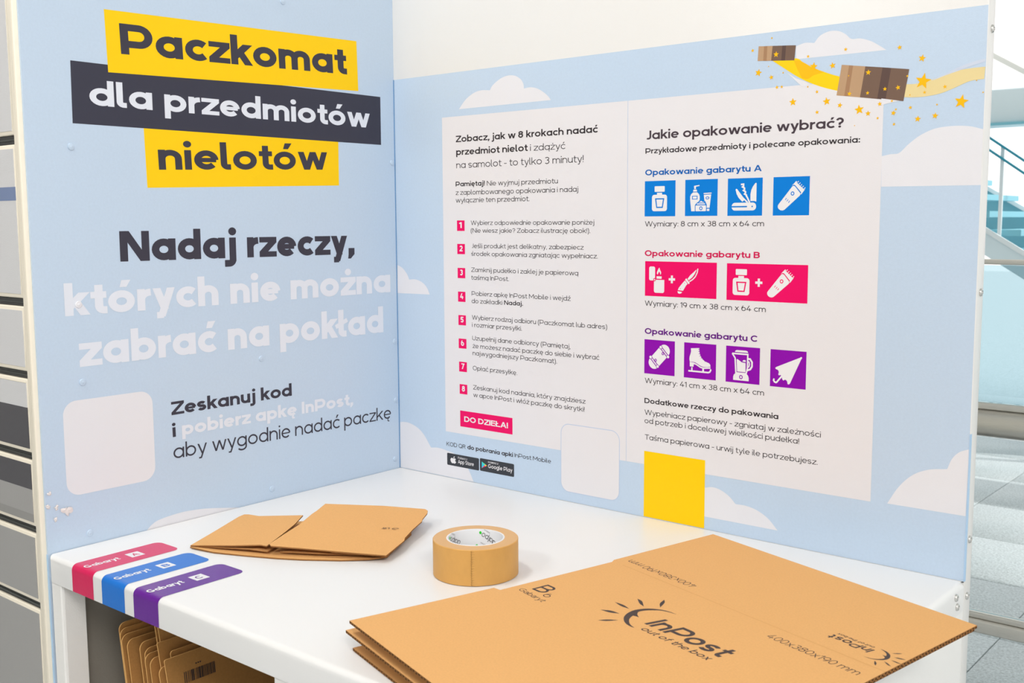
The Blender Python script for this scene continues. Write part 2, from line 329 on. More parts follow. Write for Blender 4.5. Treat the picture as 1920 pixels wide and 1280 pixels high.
        S(pts, True); S(arm)
    elif c == '7': W = .9; B(0, CAP - wb, W, CAP); D(W - w * .6, CAP, .25, 0, 0, CAP, e=.8)
    elif c == '.': W = w * 1.25; P.append(ell(W / 2, W / 2, W / 2, W / 2, n=12))
    elif c == ',': W = w * 1.2; P.append([(0, -.24), (w * .5, -.24), (w * 1.2, 0), (w * 1.2, w), (w * .1, w), (w * .1, 0)])
    elif c == ':': W = w * 1.25; P.append(ell(W / 2, W / 2, W / 2, W / 2, n=12)); P.append(ell(W / 2, .8, W / 2, W / 2, n=12))
    elif c == '!': W = w * 1.2; B(w * .1, .38, w * 1.1, CAP); P.append(ell(W / 2, w * .6, w * .62, w * .62, n=12))
    elif c == '?': W = .85; S(A(W / 2, CAP - h - (W / 2 - h), W / 2 - h, W / 2 - h, 165, -60, 12) + [(W / 2, .6), (W / 2, .38)]); P.append(ell(W / 2, w * .6, w * .62, w * .62, n=12))
    elif c == '-': W = .55; B(0, .46, W, .46 + wb)
    elif c == '(': W = .42; S(A(.62, .5, .62 - h, 1.0, 118, 242, 10))
    elif c == ')': W = .42; S([(.42 - x, y) for x, y in A(.62, .5, .62 - h, 1.0, 118, 242, 10)])
    elif c == '+': W = .8; B(0, .5 - h, W, .5 + h); B(.4 - h, .1, .4 + h, .9)
    elif c == ' ': return [], .46
    if ch in 'ćńóśź': P.append([(W / 2 - .06, 1.14), (W / 2 - .06 + w * .85, 1.14), (W / 2 + .2 + w * .6, 1.46), (W / 2 + .12 - w * .3, 1.46)])
    if ch == 'ż': P.append(ell(W / 2, 1.28, max(w * .58, .1), max(w * .58, .1), n=12))
    if ch in 'ąę': x = W - h if ch == 'ą' else W * .66; S([(x, .04), (x - .12, -.12), (x - .06, -.26), (x + .12, -.27)], ww=w * .62)
    if ch == 'ł': D(-.10, .58, w + .16, .86, 0, 2, ww=w * .7, e=.2); 
    if ch == 'Ł': D(-.12, .52, .5, .86, 0, 2, ww=w * .8, e=.2)
    side = (.19 - .28 * w) if c not in 'krvwxyzctATWZ' else (.12 - .26 * w)
    return P, W + side
def text_polys(s, w, alt=False, slant=0):
    x = 0; out = []; wd = 0
    for i, ch in enumerate(s):
        wd += ch == ' '
        g, a = glyph(ch, w, alt)
        for k, poly in enumerate(g): out.append((k, wd, [(px + x + slant * py, py) for px, py in poly]))
        x += a
    return out, x - .1
def lettering(s, a, b, xh, w, m, plane, parent, lift=.0006, name='lettering', alt=False, slant=0, words=False):
    """one printed line from baseline point a to baseline point b (metres in the plane), x-height xh; slant 0 = upright"""
    if plane in (PB, PL): lift *= .3
    polys, wid = text_polys(s, w, alt, slant)
    dx, dy = b[0] - a[0], b[1] - a[1]; l = math.hypot(dx, dy); dx /= l; dy /= l; k = l / wid
    up = 1 if xh > 0 else -1; xh = abs(xh); o = None
    for g in (sorted({q[1] for q in polys}) if words else [None]):
        V = []; F = []
        for q, wd, poly in polys:
            if g is not None and wd != g: continue
            n = len(V)
            for px, py in poly: V.append(plane(a[0] + dx * px * k - dy * py * xh * up, a[1] + dy * px * k + dx * py * xh * up, lift + q * 3e-6))
            F.append(tuple(range(n, n + len(poly))))
        o = raw(name, V, F, m, parent)
    return o

# ------------------------------------------------------------------ print layout, metres on each surface
STEPS = [
  ('Zobacz, jak w 8 krokach nadać', 0.1592, 0.6244, 0.4737, 0.6244, 0.00838, 0.25, 'ink'),
  ('przedmiot nielot', 0.1596, 0.6013, 0.3263, 0.6013, 0.00841, 0.25, 'ink'),
  ('i zdążyć', 0.332, 0.6011, 0.4077, 0.6011, 0.00793, 0.14, 'ink'),
  ('na samolot - to tylko 3 minuty!', 0.1595, 0.5778, 0.4456, 0.5778, 0.00843, 0.14, 'ink'),
  ('Pamiętaj!', 0.1574, 0.5451, 0.2282, 0.5451, 0.00635, 0.25, 'ink'),
  ('Nie wyjmuj przedmiotu', 0.233, 0.5446, 0.3921, 0.5446, 0.0062, 0.155, 'ink'),
  ('z zaplombowanego opakowania i nadaj', 0.1576, 0.5297, 0.4345, 0.5297, 0.00636, 0.155, 'ink'),
  ('wyłącznie ten przedmiot.', 0.1574, 0.5159, 0.3305, 0.5159, 0.00637, 0.155, 'ink'),
  ('Wybierz odpowiednie opakowanie poniżej', 0.1936, 0.4753, 0.4672, 0.4753, 0.00575, 0.155, 'ink'),
  ('(Nie wiesz jakie? Zobacz ilustrację obok!).', 0.1934, 0.4615, 0.4595, 0.4615, 0.00576, 0.155, 'ink'),
  ('Jeśli produkt jest delikatny, zabezpiecz', 0.1943, 0.4339, 0.4455, 0.4339, 0.00578, 0.155, 'ink'),
  ('środek opakowania zgniatając wypełniacz.', 0.1941, 0.4197, 0.4747, 0.4197, 0.00579, 0.155, 'ink'),
  ('Zamknij pudełko i zaklej je papierową', 0.1938, 0.3907, 0.435, 0.3907, 0.00581, 0.155, 'ink'),
  ('taśmą InPost.', 0.1936, 0.3765, 0.2832, 0.3765, 0.00582, 0.155, 'ink'),
  ('Pobierz apkę InPost Mobile i wejdź', 0.1942, 0.3475, 0.4186, 0.3475, 0.00584, 0.155, 'ink'),
  ('do zakładki', 0.194, 0.3339, 0.2675, 0.3339, 0.00585, 0.155, 'ink'),
  ('Nadaj.', 0.2716, 0.3343, 0.3151, 0.3343, 0.0057, 0.24, 'ink'),
  ('Wybierz rodzaj odbioru (Paczkomat lub adres)', 0.1942, 0.3038, 0.4942, 0.3038, 0.00587, 0.155, 'ink'),
  ('i rozmiar przesyłki.', 0.1944, 0.2902, 0.3125, 0.2902, 0.00588, 0.155, 'ink'),
  ('Uzupełnij dane odbiorcy (Pamiętaj,', 0.1947, 0.2659, 0.4187, 0.2659, 0.0059, 0.155, 'ink'),
  ('że możesz nadać paczkę do siebie i wybrać', 0.1954, 0.2516, 0.4786, 0.2516, 0.00591, 0.155, 'ink'),
  ('najwygodniejszy Paczkomat).', 0.1953, 0.2383, 0.3902, 0.2383, 0.00592, 0.155, 'ink'),
  ('Opłać przesyłkę.', 0.1953, 0.2107, 0.3013, 0.2107, 0.00593, 0.155, 'ink'),
  ('Zeskanuj kod nadania, który znajdziesz', 0.1958, 0.1749, 0.4502, 0.1749, 0.00596, 0.155, 'ink'),
  ('w apce InPost i włóż paczkę do skrytki!', 0.1959, 0.161, 0.4487, 0.161, 0.00597, 0.155, 'ink'),
  ('DO DZIEŁA!', 0.1727, 0.112, 0.2793, 0.112, 0.00746, 0.27, 'white'),
  ('KOD QR', 0.1268, 0.0606, 0.1755, 0.0606, 0.00576, 0.155, 'ink'),
  ('do pobrania apki', 0.18, 0.0612, 0.2902, 0.0612, 0.00566, 0.25, 'ink'),
  ('InPost Mobile', 0.2939, 0.0618, 0.3767, 0.0618, 0.00546, 0.155, 'ink'),
]
GUIDE = [
  ('Jakie opakowanie wybrać?', 0.5654, 0.6078, 0.8885, 0.6078, 0.01009, 0.25, 'plum'),
  ('Przykładowe przedmioty i polecane opakowania:', 0.5654, 0.586, 0.9124, 0.586, 0.00614, 0.24, 'ink'),
  ('Opakowanie gabarytu A', 0.5653, 0.5522, 0.7656, 0.5522, 0.00667, 0.26, 'blue_ink'),
  ('Wymiary: 8 cm x 38 cm x 64 cm', 0.5655, 0.4722, 0.7719, 0.4722, 0.00598, 0.155, 'ink'),
  ('Opakowanie gabarytu B', 0.5658, 0.4254, 0.766, 0.4254, 0.00678, 0.26, 'pink_ink'),
  ('Wymiary: 19 cm x 38 cm x 64 cm', 0.5666, 0.3463, 0.7775, 0.3463, 0.00607, 0.155, 'ink'),
  ('Opakowanie gabarytu C', 0.5671, 0.3012, 0.7666, 0.3012, 0.00688, 0.26, 'violet_ink'),
  ('Wymiary: 41 cm x 38 cm x 64 cm', 0.5679, 0.2216, 0.7776, 0.2216, 0.00616, 0.155, 'ink'),
  ('Dodatkowe rzeczy do pakowania', 0.5676, 0.1888, 0.8012, 0.1888, 0.0061, 0.25, 'ink'),
  ('Wypełniacz papierowy - zgniataj w zależności', 0.5678, 0.1698, 0.8677, 0.1698, 0.00612, 0.155, 'ink'),
  ('od potrzeb i docelowej wielkości pudełka!', 0.568, 0.156, 0.8349, 0.156, 0.00613, 0.155, 'ink'),
  ('Taśma papierowa - urwij tyle ile potrzebujesz.', 0.5689, 0.1291, 0.8642, 0.1291, 0.00615, 0.155, 'ink'),
]
SIDE = [
  ('Paczkomat', -0.563, 0.7331, -0.1192, 0.7474, 0.03288, 0.31, 'slate'),
  ('dla przedmiotów', -0.6169, 0.6538, -0.0649, 0.6556, 0.0258, 0.285, 'pale'),
  ('nielotów', -0.5073, 0.5638, -0.1693, 0.5752, 0.03072, 0.285, 'slate'),
  ('Nadaj rzeczy,', -0.5796, 0.4236, -0.1081, 0.4229, 0.0338, 0.33, 'slate'),
  ('których nie można', -0.6711, 0.3468, -0.0184, 0.3475, 0.03341, 0.325, 'pale'),
  ('zabrać na pokład', -0.6524, 0.2702, -0.0387, 0.2715, 0.0348, 0.325, 'pale'),
  ('Zeskanuj kod', -0.5031, 0.1765, -0.2621, 0.1772, 0.01561, 0.285, 'slate'),
  ('i', -0.5024, 0.1407, -0.4966, 0.1408, 0.01567, 0.285, 'slate'),
  ('pobierz apkę InPost,', -0.4855, 0.1412, -0.1193, 0.1416, 0.01579, 0.31, 'pale'),
  ('aby wygodnie nadać paczkę', -0.5026, 0.1053, -0.0222, 0.1021, 0.01729, 0.155, 'slate'),
]
SHEETS = {
  'sheet': [(0.1239, 0.6697), (0.5311, 0.6705), (0.9405, 0.6715), (0.9436, 0.0884), (0.1259, 0.0875)],
  'line': [(0.5306, 0.6705), (0.5354, 0.0886)],
  'yellow': [(0.5679, 0.11), (0.6788, 0.1097), (0.68, -0.0), (0.5682, -0.0003)],
  'qr': [(0.3989, 0.1344), (0.5187, 0.1363), (0.5195, 0.0193), (0.3994, 0.0165)],
  'app': [(0.1282, 0.0469), (0.2085, 0.0477), (0.2076, 0.025), (0.1279, 0.0237)],
  'play': [(0.211, 0.0477), (0.2926, 0.0489), (0.2924, 0.0248), (0.2108, 0.0243)],
  'do': [(0.1626, 0.1317), (0.2895, 0.132), (0.2893, 0.1024), (0.1629, 0.102)],
  'tile1': [(0.1597, 0.4836), (0.1787, 0.4835), (0.1784, 0.4645)],
  'tile2': [(0.1597, 0.4409), (0.179, 0.4411), (0.1787, 0.4223)],
  'tile3': [(0.16, 0.3971), (0.1791, 0.3976), (0.1788, 0.3784)],
  'tile4': [(0.1604, 0.3536), (0.179, 0.3541), (0.1788, 0.335)],
  'tile5': [(0.1607, 0.3103), (0.1797, 0.3105), (0.1795, 0.2918)],
  'tile6': [(0.1608, 0.2668), (0.1804, 0.2674), (0.1801, 0.2487)],
  'tile7': [(0.1612, 0.2237), (0.181, 0.2238), (0.1807, 0.2053)],
  'tile8': [(0.162, 0.1817), (0.1814, 0.1821), (0.1811, 0.1635)],
  'A1': [(0.5648, 0.543), (0.6206, 0.5429), (0.6209, 0.4881), (0.5652, 0.4881)],
  'A2': [(0.6382, 0.5433), (0.6941, 0.5428), (0.6943, 0.4879), (0.6385, 0.4879)],
  'A3': [(0.7113, 0.543), (0.7676, 0.5426), (0.768, 0.4876), (0.7117, 0.4877)],
  'A4': [(0.785, 0.5431), (0.8409, 0.5425), (0.8408, 0.4874), (0.7852, 0.4876)],
  'B1': [(0.5666, 0.4173), (0.6946, 0.4175), (0.695, 0.3619), (0.5672, 0.3624)],
  'B2': [(0.7121, 0.417), (0.8413, 0.4167), (0.8417, 0.3618), (0.7127, 0.3616)],
  'C1': [(0.5666, 0.2922), (0.6226, 0.2922), (0.6231, 0.2375), (0.5671, 0.2373)],
  'C2': [(0.6399, 0.292), (0.6958, 0.2922), (0.6962, 0.2373), (0.6405, 0.2372)],
  'C3': [(0.7131, 0.2919), (0.7688, 0.2923), (0.7694, 0.237), (0.7137, 0.237)],
  'C4': [(0.7863, 0.2919), (0.8419, 0.2923), (0.8425, 0.2368), (0.7869, 0.2369)],
}
CLOUDS = [[(0.1673, 0.6828), (0.1838, 0.6985), (0.2039, 0.7088), (0.2221, 0.7118), (0.2416, 0.7102), (0.2476, 0.7179), (0.2639, 0.7274), (0.2814, 0.7318), (0.2986, 0.7302), (0.3114, 0.7233), (0.3173, 0.7153), (0.3189, 0.707), (0.3324, 0.708), (0.3463, 0.7052), (0.3601, 0.6983), (0.371, 0.6901), (0.377, 0.6833)], [(0.0018, 0.3989), (0.0151, 0.3937), (0.0271, 0.383), (0.0337, 0.3717), (0.0493, 0.3726), (0.0663, 0.3683), (0.0796, 0.359), (0.0878, 0.3451), (0.0005, 0.3446)], [(0.0023, 0.0914), (0.0151, 0.0929), (0.0293, 0.0921), (0.0501, 0.0857), (0.0672, 0.074), (0.0856, 0.0514), (0.1043, 0.0534), (0.1243, 0.0516), (0.1507, 0.0466), (0.17, 0.0346), (0.1827, 0.0218), (0.1952, -0.0001), (0.0001, -0.0011)], [(0.6786, 0.0661), (0.6937, 0.0694), (0.7083, 0.0669), (0.7228, 0.0594), (0.7337, 0.0492), (0.7512, 0.0495), (0.7698, 0.0456), (0.7883, 0.0359), (0.804, 0.0206), (0.6794, 0.0204)], [(0.9665, 0.0893), (0.9816, 0.1151), (0.9992, 0.1339), (1.0202, 0.1448), (1.0453, 0.1495), (1.051, 0.1641), (1.0601, 0.1744), (1.0725, 0.18), (1.0714, 0.0895)], [(0.9428, 0.5662), (0.9546, 0.5683), (0.9663, 0.5695), (0.9783, 0.5804), (0.9937, 0.5914), (1.0128, 0.599), (1.0356, 0.6009), (1.0561, 0.5993), (1.0725, 0.5946), (1.0732, 0.5242), (0.9434, 0.5253)], [(0.8148, 0.7248), (0.8282, 0.7281), (0.8422, 0.7266), (0.8501, 0.7353), (0.8631, 0.7399), (0.876, 0.739), (0.8869, 0.7336), (0.8956, 0.7262), (0.9082, 0.7254), (0.9229, 0.7203), (0.9354, 0.7126), (0.9444, 0.7064), (0.8153, 0.7069)]]
CARPETS = {'carton1': [('tan', [(0.7572, 0.7309), (0.7657, 0.7302), (0.7648, 0.7096), (0.756, 0.7102)]), ('tan2', [(0.7657, 0.7302), (0.7709, 0.7299), (0.7702, 0.709), (0.7648, 0.7096)]), ('tan', [(0.7709, 0.7299), (0.7791, 0.7292), (0.7773, 0.7086), (0.7702, 0.709)]), ('brown', [(0.7791, 0.7292), (0.7942, 0.728), (0.7929, 0.7073), (0.7773, 0.7086)]), ('brown2', [(0.7942, 0.728), (0.7999, 0.7276), (0.7986, 0.7069), (0.7929, 0.7073)]), ('brown', [(0.7999, 0.7276), (0.8148, 0.7263), (0.813, 0.7057), (0.7986, 0.7069)])], 'carton2': [('tan', [(0.883, 0.6928), (0.8935, 0.6912), (0.8877, 0.6503), (0.8767, 0.652)]), ('tan2', [(0.8935, 0.6912), (0.8992, 0.6902), (0.8937, 0.6494), (0.8877, 0.6503)]), ('tan', [(0.8992, 0.6902), (0.9163, 0.6876), (0.9101, 0.6468), (0.8937, 0.6494)]), ('brown', [(0.9163, 0.6876), (0.9401, 0.684), (0.9341, 0.6429), (0.9101, 0.6468)]), ('brown2', [(0.9401, 0.684), (0.9517, 0.6821), (0.9456, 0.6411), (0.9341, 0.6429)]), ('brown', [(0.9517, 0.6821), (0.976, 0.6783), (0.9697, 0.6373), (0.9456, 0.6411)])], 'ribbon': [('gold', [(0.8152, 0.7082), (0.8267, 0.7009), (0.8403, 0.6934), (0.8559, 0.6864), (0.8691, 0.6811), (0.8822, 0.6767), (0.8806, 0.6574), (0.8654, 0.6617), (0.8476, 0.668), (0.8296, 0.6762), (0.8135, 0.6855), (0.7961, 0.6971), (0.7779, 0.7093)]), ('gold2', [(0.8119, 0.706), (0.8221, 0.704), (0.838, 0.6948), (0.8515, 0.6878), (0.8581, 0.6852), (0.8428, 0.6824), (0.834, 0.6781), (0.825, 0.6799), (0.8179, 0.693)]), ('sand', [(0.9731, 0.6591), (0.9853, 0.6587), (1.0027, 0.6614), (1.0235, 0.6672), (1.0421, 0.6712), (1.0568, 0.6723), (1.0721, 0.6725), (1.0713, 0.6574), (1.0538, 0.6561), (1.0337, 0.6487), (1.0168, 0.6434), (0.9977, 0.6412), (0.982, 0.6413), (0.9701, 0.6424)]), ('mist', [(1.0047, 0.6612), (1.0235, 0.6682), (1.0419, 0.6759), (1.0602, 0.6807), (1.0717, 0.6824), (1.0715, 0.6787), (1.0567, 0.6755), (1.0421, 0.6712), (1.0236, 0.6663), (1.0104, 0.6621)]), ('white2', [(0.802, 0.6899), (0.8159, 0.6807), (0.8296, 0.6753), (0.8387, 0.6704), (0.832, 0.6689), (0.8244, 0.6696)]), ('white2', [(0.9398, 0.6431), (0.9643, 0.6383), (0.9543, 0.6367), (0.9401, 0.6341)])]}
STARS = [(0.7777, 0.7403, 0.0017), (0.7478, 0.7259, 0.0026), (0.8336, 0.709, 0.0023), (0.8879, 0.713, 0.0026), (0.9622, 0.7078, 0.0033), (0.9923, 0.6908, 0.0048), (0.9946, 0.6612, 0.0101), (1.0443, 0.6312, 0.0087), (0.8699, 0.693, 0.0045), (0.842, 0.6944, 0.0058), (0.7576, 0.6935, 0.0053), (0.7781, 0.6851, 0.0036), (0.7963, 0.69, 0.0015), (0.7873, 0.6703, 0.0027), (0.7947, 0.6704, 0.0023), (0.8343, 0.6671, 0.0015), (0.8481, 0.6591, 0.0025), (0.8123, 0.6476, 0.0055), (0.8626, 0.6449, 0.0055), (0.8819, 0.6382, 0.0037), (0.9096, 0.6303, 0.0065), (0.9221, 0.6244, 0.0038), (0.8489, 0.631, 0.0029), (0.9356, 0.6173, 0.002), (0.9378, 0.6359, 0.0032), (0.9542, 0.6387, 0.002), (0.9568, 0.6227, 0.0036), (0.96, 0.6272, 0.0018), (0.9581, 0.6078, 0.0022), (0.9792, 0.6282, 0.0025), (0.9894, 0.6127, 0.0041), (1.0118, 0.6155, 0.0041), (1.0137, 0.6296, 0.0015), (0.9971, 0.6465, 0.0023), (1.023, 0.6517, 0.0027), (0.978, 0.6447, 0.0012), (0.7848, 0.7167, 0.0042), (0.9207, 0.6791, 0.0038), (0.8933, 0.6771, 0.0012), (0.9206, 0.6518, 0.0026), (0.8951, 0.6528, 0.0032), (0.9443, 0.6552, 0.0028), (0.9619, 0.6556, 0.0033), (0.9739, 0.6696, 0.0018), (0.9037, 0.6093, 0.001), (1.0621, 0.6563, 0.0011), (1.0706, 0.6408, 0.0013), (0.7735, 0.7009, 0.0011)]
SIDE_SHAPES = {
  'box1': [(-0.5877, 0.7947), (-0.0926, 0.8093), (-0.0903, 0.7203), (-0.5853, 0.704)],
  'box2': [(-0.6437, 0.715), (-0.0356, 0.7143), (-0.0357, 0.6257), (-0.6447, 0.6257)],
  'box3': [(-0.5308, 0.626), (-0.1411, 0.6371), (-0.1418, 0.5477), (-0.5287, 0.5355)],
  'qr': [(-0.681, 0.2243), (-0.5357, 0.2212), (-0.5372, 0.0771), (-0.6822, 0.0791)],
  'cloud': [(-0.5573, -0.0021), (-0.5457, 0.0072), (-0.5305, 0.0124), (-0.4958, 0.0153), (-0.4683, 0.0143), (-0.4361, 0.0103), (-0.3776, -0.001), (-0.3949, -0.0047)],
  'rivets': [(-0.6491, 0.5919), (-0.6498, 0.3626), (-0.6497, 0.2471), (-0.6503, 0.0174), (-0.3253, 0.2496), (-0.0093, 0.2509), (-0.0091, 0.1356), (-0.0134, 0.0195), (-0.258, 0.8548), (-0.0081, 0.5937), (-0.3113, 0.0186)],
  'chips': [(-0.6848, 0.0611), (-0.7009, 0.0669), (-0.7033, 0.0514), (-0.7119, 0.0709), (-0.7085, 0.0893)],
}
CARTON_FRAME = ((0.6118, -0.6744), (0.9642, -0.2651), (0.2651, 0.9642))
CARTON = {
  'outline': [(0.0, 0.0), (0.0054, 0.1936), (0.0163, 0.1941), (0.0114, 0.3736), (0.007, 0.3828), (0.0, 0.5725), (0.4163, 0.5578), (0.4379, 0.3328), (0.1955, -0.0077)],
  'crease_shade': [(0.2244, 0.3708), (0.414, 0.3703)],
  'layer2': [(0.0241, -0.0175), (0.0265, -0.0025), (0.0443, -0.0154), (0.0477, -0.0187), (0.0594, -0.0198)],
  'layer3': [(0.0732, -0.0314), (0.0665, -0.0253), (0.0672, -0.0229)],
  'B6': [(0.0422, 0.2217), (0.0677, 0.2234), (0.0718, 0.227), (0.0675, 0.2368), (0.0279, 0.2434)],
  'Gabaryt': [(0.029, 0.2119), (0.0801, 0.213)],
  'cres': [(0.2004, 0.3116), (0.1908, 0.3114), (0.1819, 0.3092), (0.1742, 0.3046), (0.1679, 0.2987), (0.1638, 0.2909), (0.1618, 0.2812), (0.1641, 0.2701), (0.169, 0.2608), (0.1745, 0.2546), (0.1818, 0.2492), (0.1892, 0.2461), (0.1967, 0.2451), (0.2034, 0.2458), (0.1947, 0.248), (0.1867, 0.2522), (0.1799, 0.2583), (0.1765, 0.2633), (0.1739, 0.2689), (0.1773, 0.2704), (0.1819, 0.2709), (0.1748, 0.2749), (0.1698, 0.2801), (0.1685, 0.2844), (0.1704, 0.2919), (0.1749, 0.2994), (0.1808, 0.3056), (0.1893, 0.3093)],
  'ray1': [(0.1613, 0.2271), (0.1659, 0.2375), (0.1751, 0.2468), (0.1694, 0.2346)],
  'ray2': [(0.138, 0.2507), (0.1472, 0.2587), (0.1605, 0.2609), (0.1513, 0.2542)],
  'ray3': [(0.1284, 0.2806), (0.1419, 0.2825), (0.155, 0.2798), (0.1432, 0.2779)],
  'ray4': [(0.1357, 0.3094), (0.1451, 0.3082), (0.1593, 0.2984), (0.1491, 0.301)],
  'ray5': [(0.1566, 0.3329), (0.1643, 0.3264), (0.1727, 0.3116), (0.1629, 0.3203)],
  'InPost': [(0.1997, 0.2634), (0.3135, 0.2628)],
  'Itop': [(0.1974, 0.2925)],
  'out': [(0.2104, 0.2481), (0.3131, 0.2477)],
  'size1': [(0.303, 0.3449), (0.4218, 0.3417), (0.3017, 0.3567)],
  'size2': [(0.1445, 0.3977), (0.021, 0.4003)],
  'size2b': [(0.1382, 0.4039)],
  'logo2': [(0.3907, 0.404), (0.3437, 0.4002), (0.4036, 0.3868), (0.4127, 0.4151), (0.3938, 0.4205), (0.3428, 0.4161), (0.3849, 0.4146)],
}
MAILER_TOP_A = [(0.1387, -0.5679, 0.0055), (0.1115, -0.5091, 0.0073), (0.0869, -0.4592, 0.0086), (0.0755, -0.4356, 0.0093), (0.0734, -0.4237, 0.0099), (0.0809, -0.4208, 0.0106), (0.1068, -0.4202, 0.0123), (0.178, -0.3877, 0.019), (0.2065, -0.4266, 0.0186), (0.2259, -0.4594, 0.0179), (0.2334, -0.4733, 0.0175), (0.2564, -0.5154, 0.0165), (0.2584, -0.5198, 0.0164), (0.2443, -0.5205, 0.0154), (0.2076, -0.5387, 0.0118)]
MAILER_TOP_B = [(0.2557, -0.513, 0.017), (0.2319, -0.4551, 0.0204), (0.2243, -0.4336, 0.0217), (0.1994, -0.3869, 0.0247), (0.1932, -0.3719, 0.0256), (0.1771, -0.3407, 0.0277), (0.2163, -0.3126, 0.0266), (0.2554, -0.2846, 0.0256), (0.3157, -0.2516, 0.0236), (0.3243, -0.2544, 0.023), (0.3326, -0.2641, 0.0222), (0.3463, -0.2888, 0.0205), (0.3525, -0.2963, 0.0199), (0.3663, -0.3287, 0.018), (0.3844, -0.3646, 0.0156), (0.3917, -0.3729, 0.0149), (0.4148, -0.4315, 0.0115), (0.3567, -0.464, 0.0134), (0.2999, -0.495, 0.0153), (0.2635, -0.5161, 0.0165)]

# ------------------------------------------------------------------ setting
TILE_X, TILE_Y = .8125, 1.43
for _a, _b in ((-6, 1.13), (7.73, 30)): tag(box('floor', -14, 14, _a, _b, FLOOR - .1, FLOOR, 'granite'), kind='structure')
_fl = tag(box('floor', -14, 14, 1.13, 7.73, FLOOR - .1, FLOOR - .007, 'granite'), kind='structure')
_fl.data.materials[0] = M['granite']
tile_me = None
for ix in range(-5, 6):
    for iy in range(0, 11):
        if tile_me is None:
            t = box('tile', -.298, .298, -.298, .298, 0, .008, 'granite', None, .001, 1); tile_me = t.data
        else: t = bpy.data.objects.new('tile', tile_me); COL.objects.link(t)
        t.parent = _fl; t.location = (TILE_X + ix * .6, TILE_Y + iy * .6, FLOOR - .0080)
_c = box('unseen_ceiling', -6, 6, -6, 5.0, 2.2, 2.3, 'ceil'); tag(_c, kind='structure')  # unseen ceiling, extended past the glass to block the sun
_w = box('wall_rear', -6, 6, -6.1, -6, FLOOR, 2.2, 'ceil'); tag(_w, kind='structure')
_w = box('wall_left', -6.1, -6, -6, .8, FLOOR, 2.2, 'ceil'); tag(_w, kind='structure')

# ------------------------------------------------------------------ parcel locker (left edge)
loc = empty('parcel_locker', (-.5, -.36, FLOOR), 'cream framed parcel locker column at the left edge, grey doors with dark gaps', 'locker')
box('body', -1.0, -.012, -.700, 0.0, FLOOR, 1.35, 'frame', loc)
box('frame_post', -.0135, -.0042, -.7225, -.700, FLOOR, 1.35, 'frame', loc, .0012)
box('frame_post', -.0246, -.0134, -.7200, -.700, FLOOR, 1.35, 'frame', loc, .0012)
doors = [(1.30, .6065, 'door'), (.5935, .3745, 'door'), (.3625, .2680, 'door'), (.2565, .1475, 'door_dark'), (.1360, .0365, 'door_dark'), (.0250, -.0800, 'door_mid'), (-.0915, -.36, 'door_mid'), (-.3725, -.90, 'door_mid')]
for z1, z0, m in doors:
    d = box('door', -.50, -.026, -.7170, -.702, z0, z1, 'frame', loc, .002)
    box('door_face', -.494, -.0345, -.7178, -.716, z0 + .006, z1 - .006, m, d)
    if m == 'door' and z0 < .5 and z1 > .5: box('stripe', -.494, -.0343, -.71798, -.7165, .5145, .5338, 'stripe_blue', d)
    if z0 == .1475: box('stripe', -.494, -.0343, -.71798, -.7165, .2145, z1 - .006, 'door', d)
    if z0 == .0365:
        box('stripe', -.494, -.0343, -.71798, -.7165, .0425, .055, 'stripe_pale', d); box('stripe', -.494, -.0343, -.7179, -.7165, .055, .092, 'door_mid', d)
for (a, b) in zip(doors[:-1], doors[1:]):
    zt, zb = a[1], b[0]
    g = box('gap_rail', -.50, -.0175, -.7135, -.702, zb + .0005, zt - .0005, 'gap', loc)
    box('gap_steel', -.50, -.026, -.7150, -.713, (zt + zb) / 2 - .0012, (zt + zb) / 2 + .0012, 'metal_dark', g)
    box('gap_clip', -.0262, -.0180, -.7155, -.713, zb + .002, zt - .002, 'metal_dark', g)

BT = .7487
# ------------------------------------------------------------------ printed side panel (left)
sp = empty('side_panel', (0, -.36, FLOOR), 'light blue printed panel left of the table with big yellow and slate headline', 'panel')
box('panel', -.004, 0, -.7155, 0, FLOOR, 1.35, 'sky', sp)
box('corner_shade_strip', 0, .0011, -.0016, -.0005, .0005, BT, 'corner', sp)  # darker blue strip put in for the shadow gap in the corner
box('edge_strip', -.0041, -.0001, -.7163, -.7153, FLOOR, -.0005, 'edge_blue', sp)
flat('cloud', [(max(-.70, u), v) for u, v in smooth_outline(SIDE_SHAPES['cloud'])], PL, 'cloud', .0003, sp)
for k, m in (('box1', 'yellow'), ('box2', 'box_dark'), ('box3', 'yellow')):
    tag(flat('headline_band', SIDE_SHAPES[k], PL, m, .0003 if k == 'box2' else (.0005 if k == 'box1' else .0002), sp), {'box1': 'yellow band reading Paczkomat', 'box2': 'dark slate band across the headline', 'box3': 'lower yellow band'}[k])
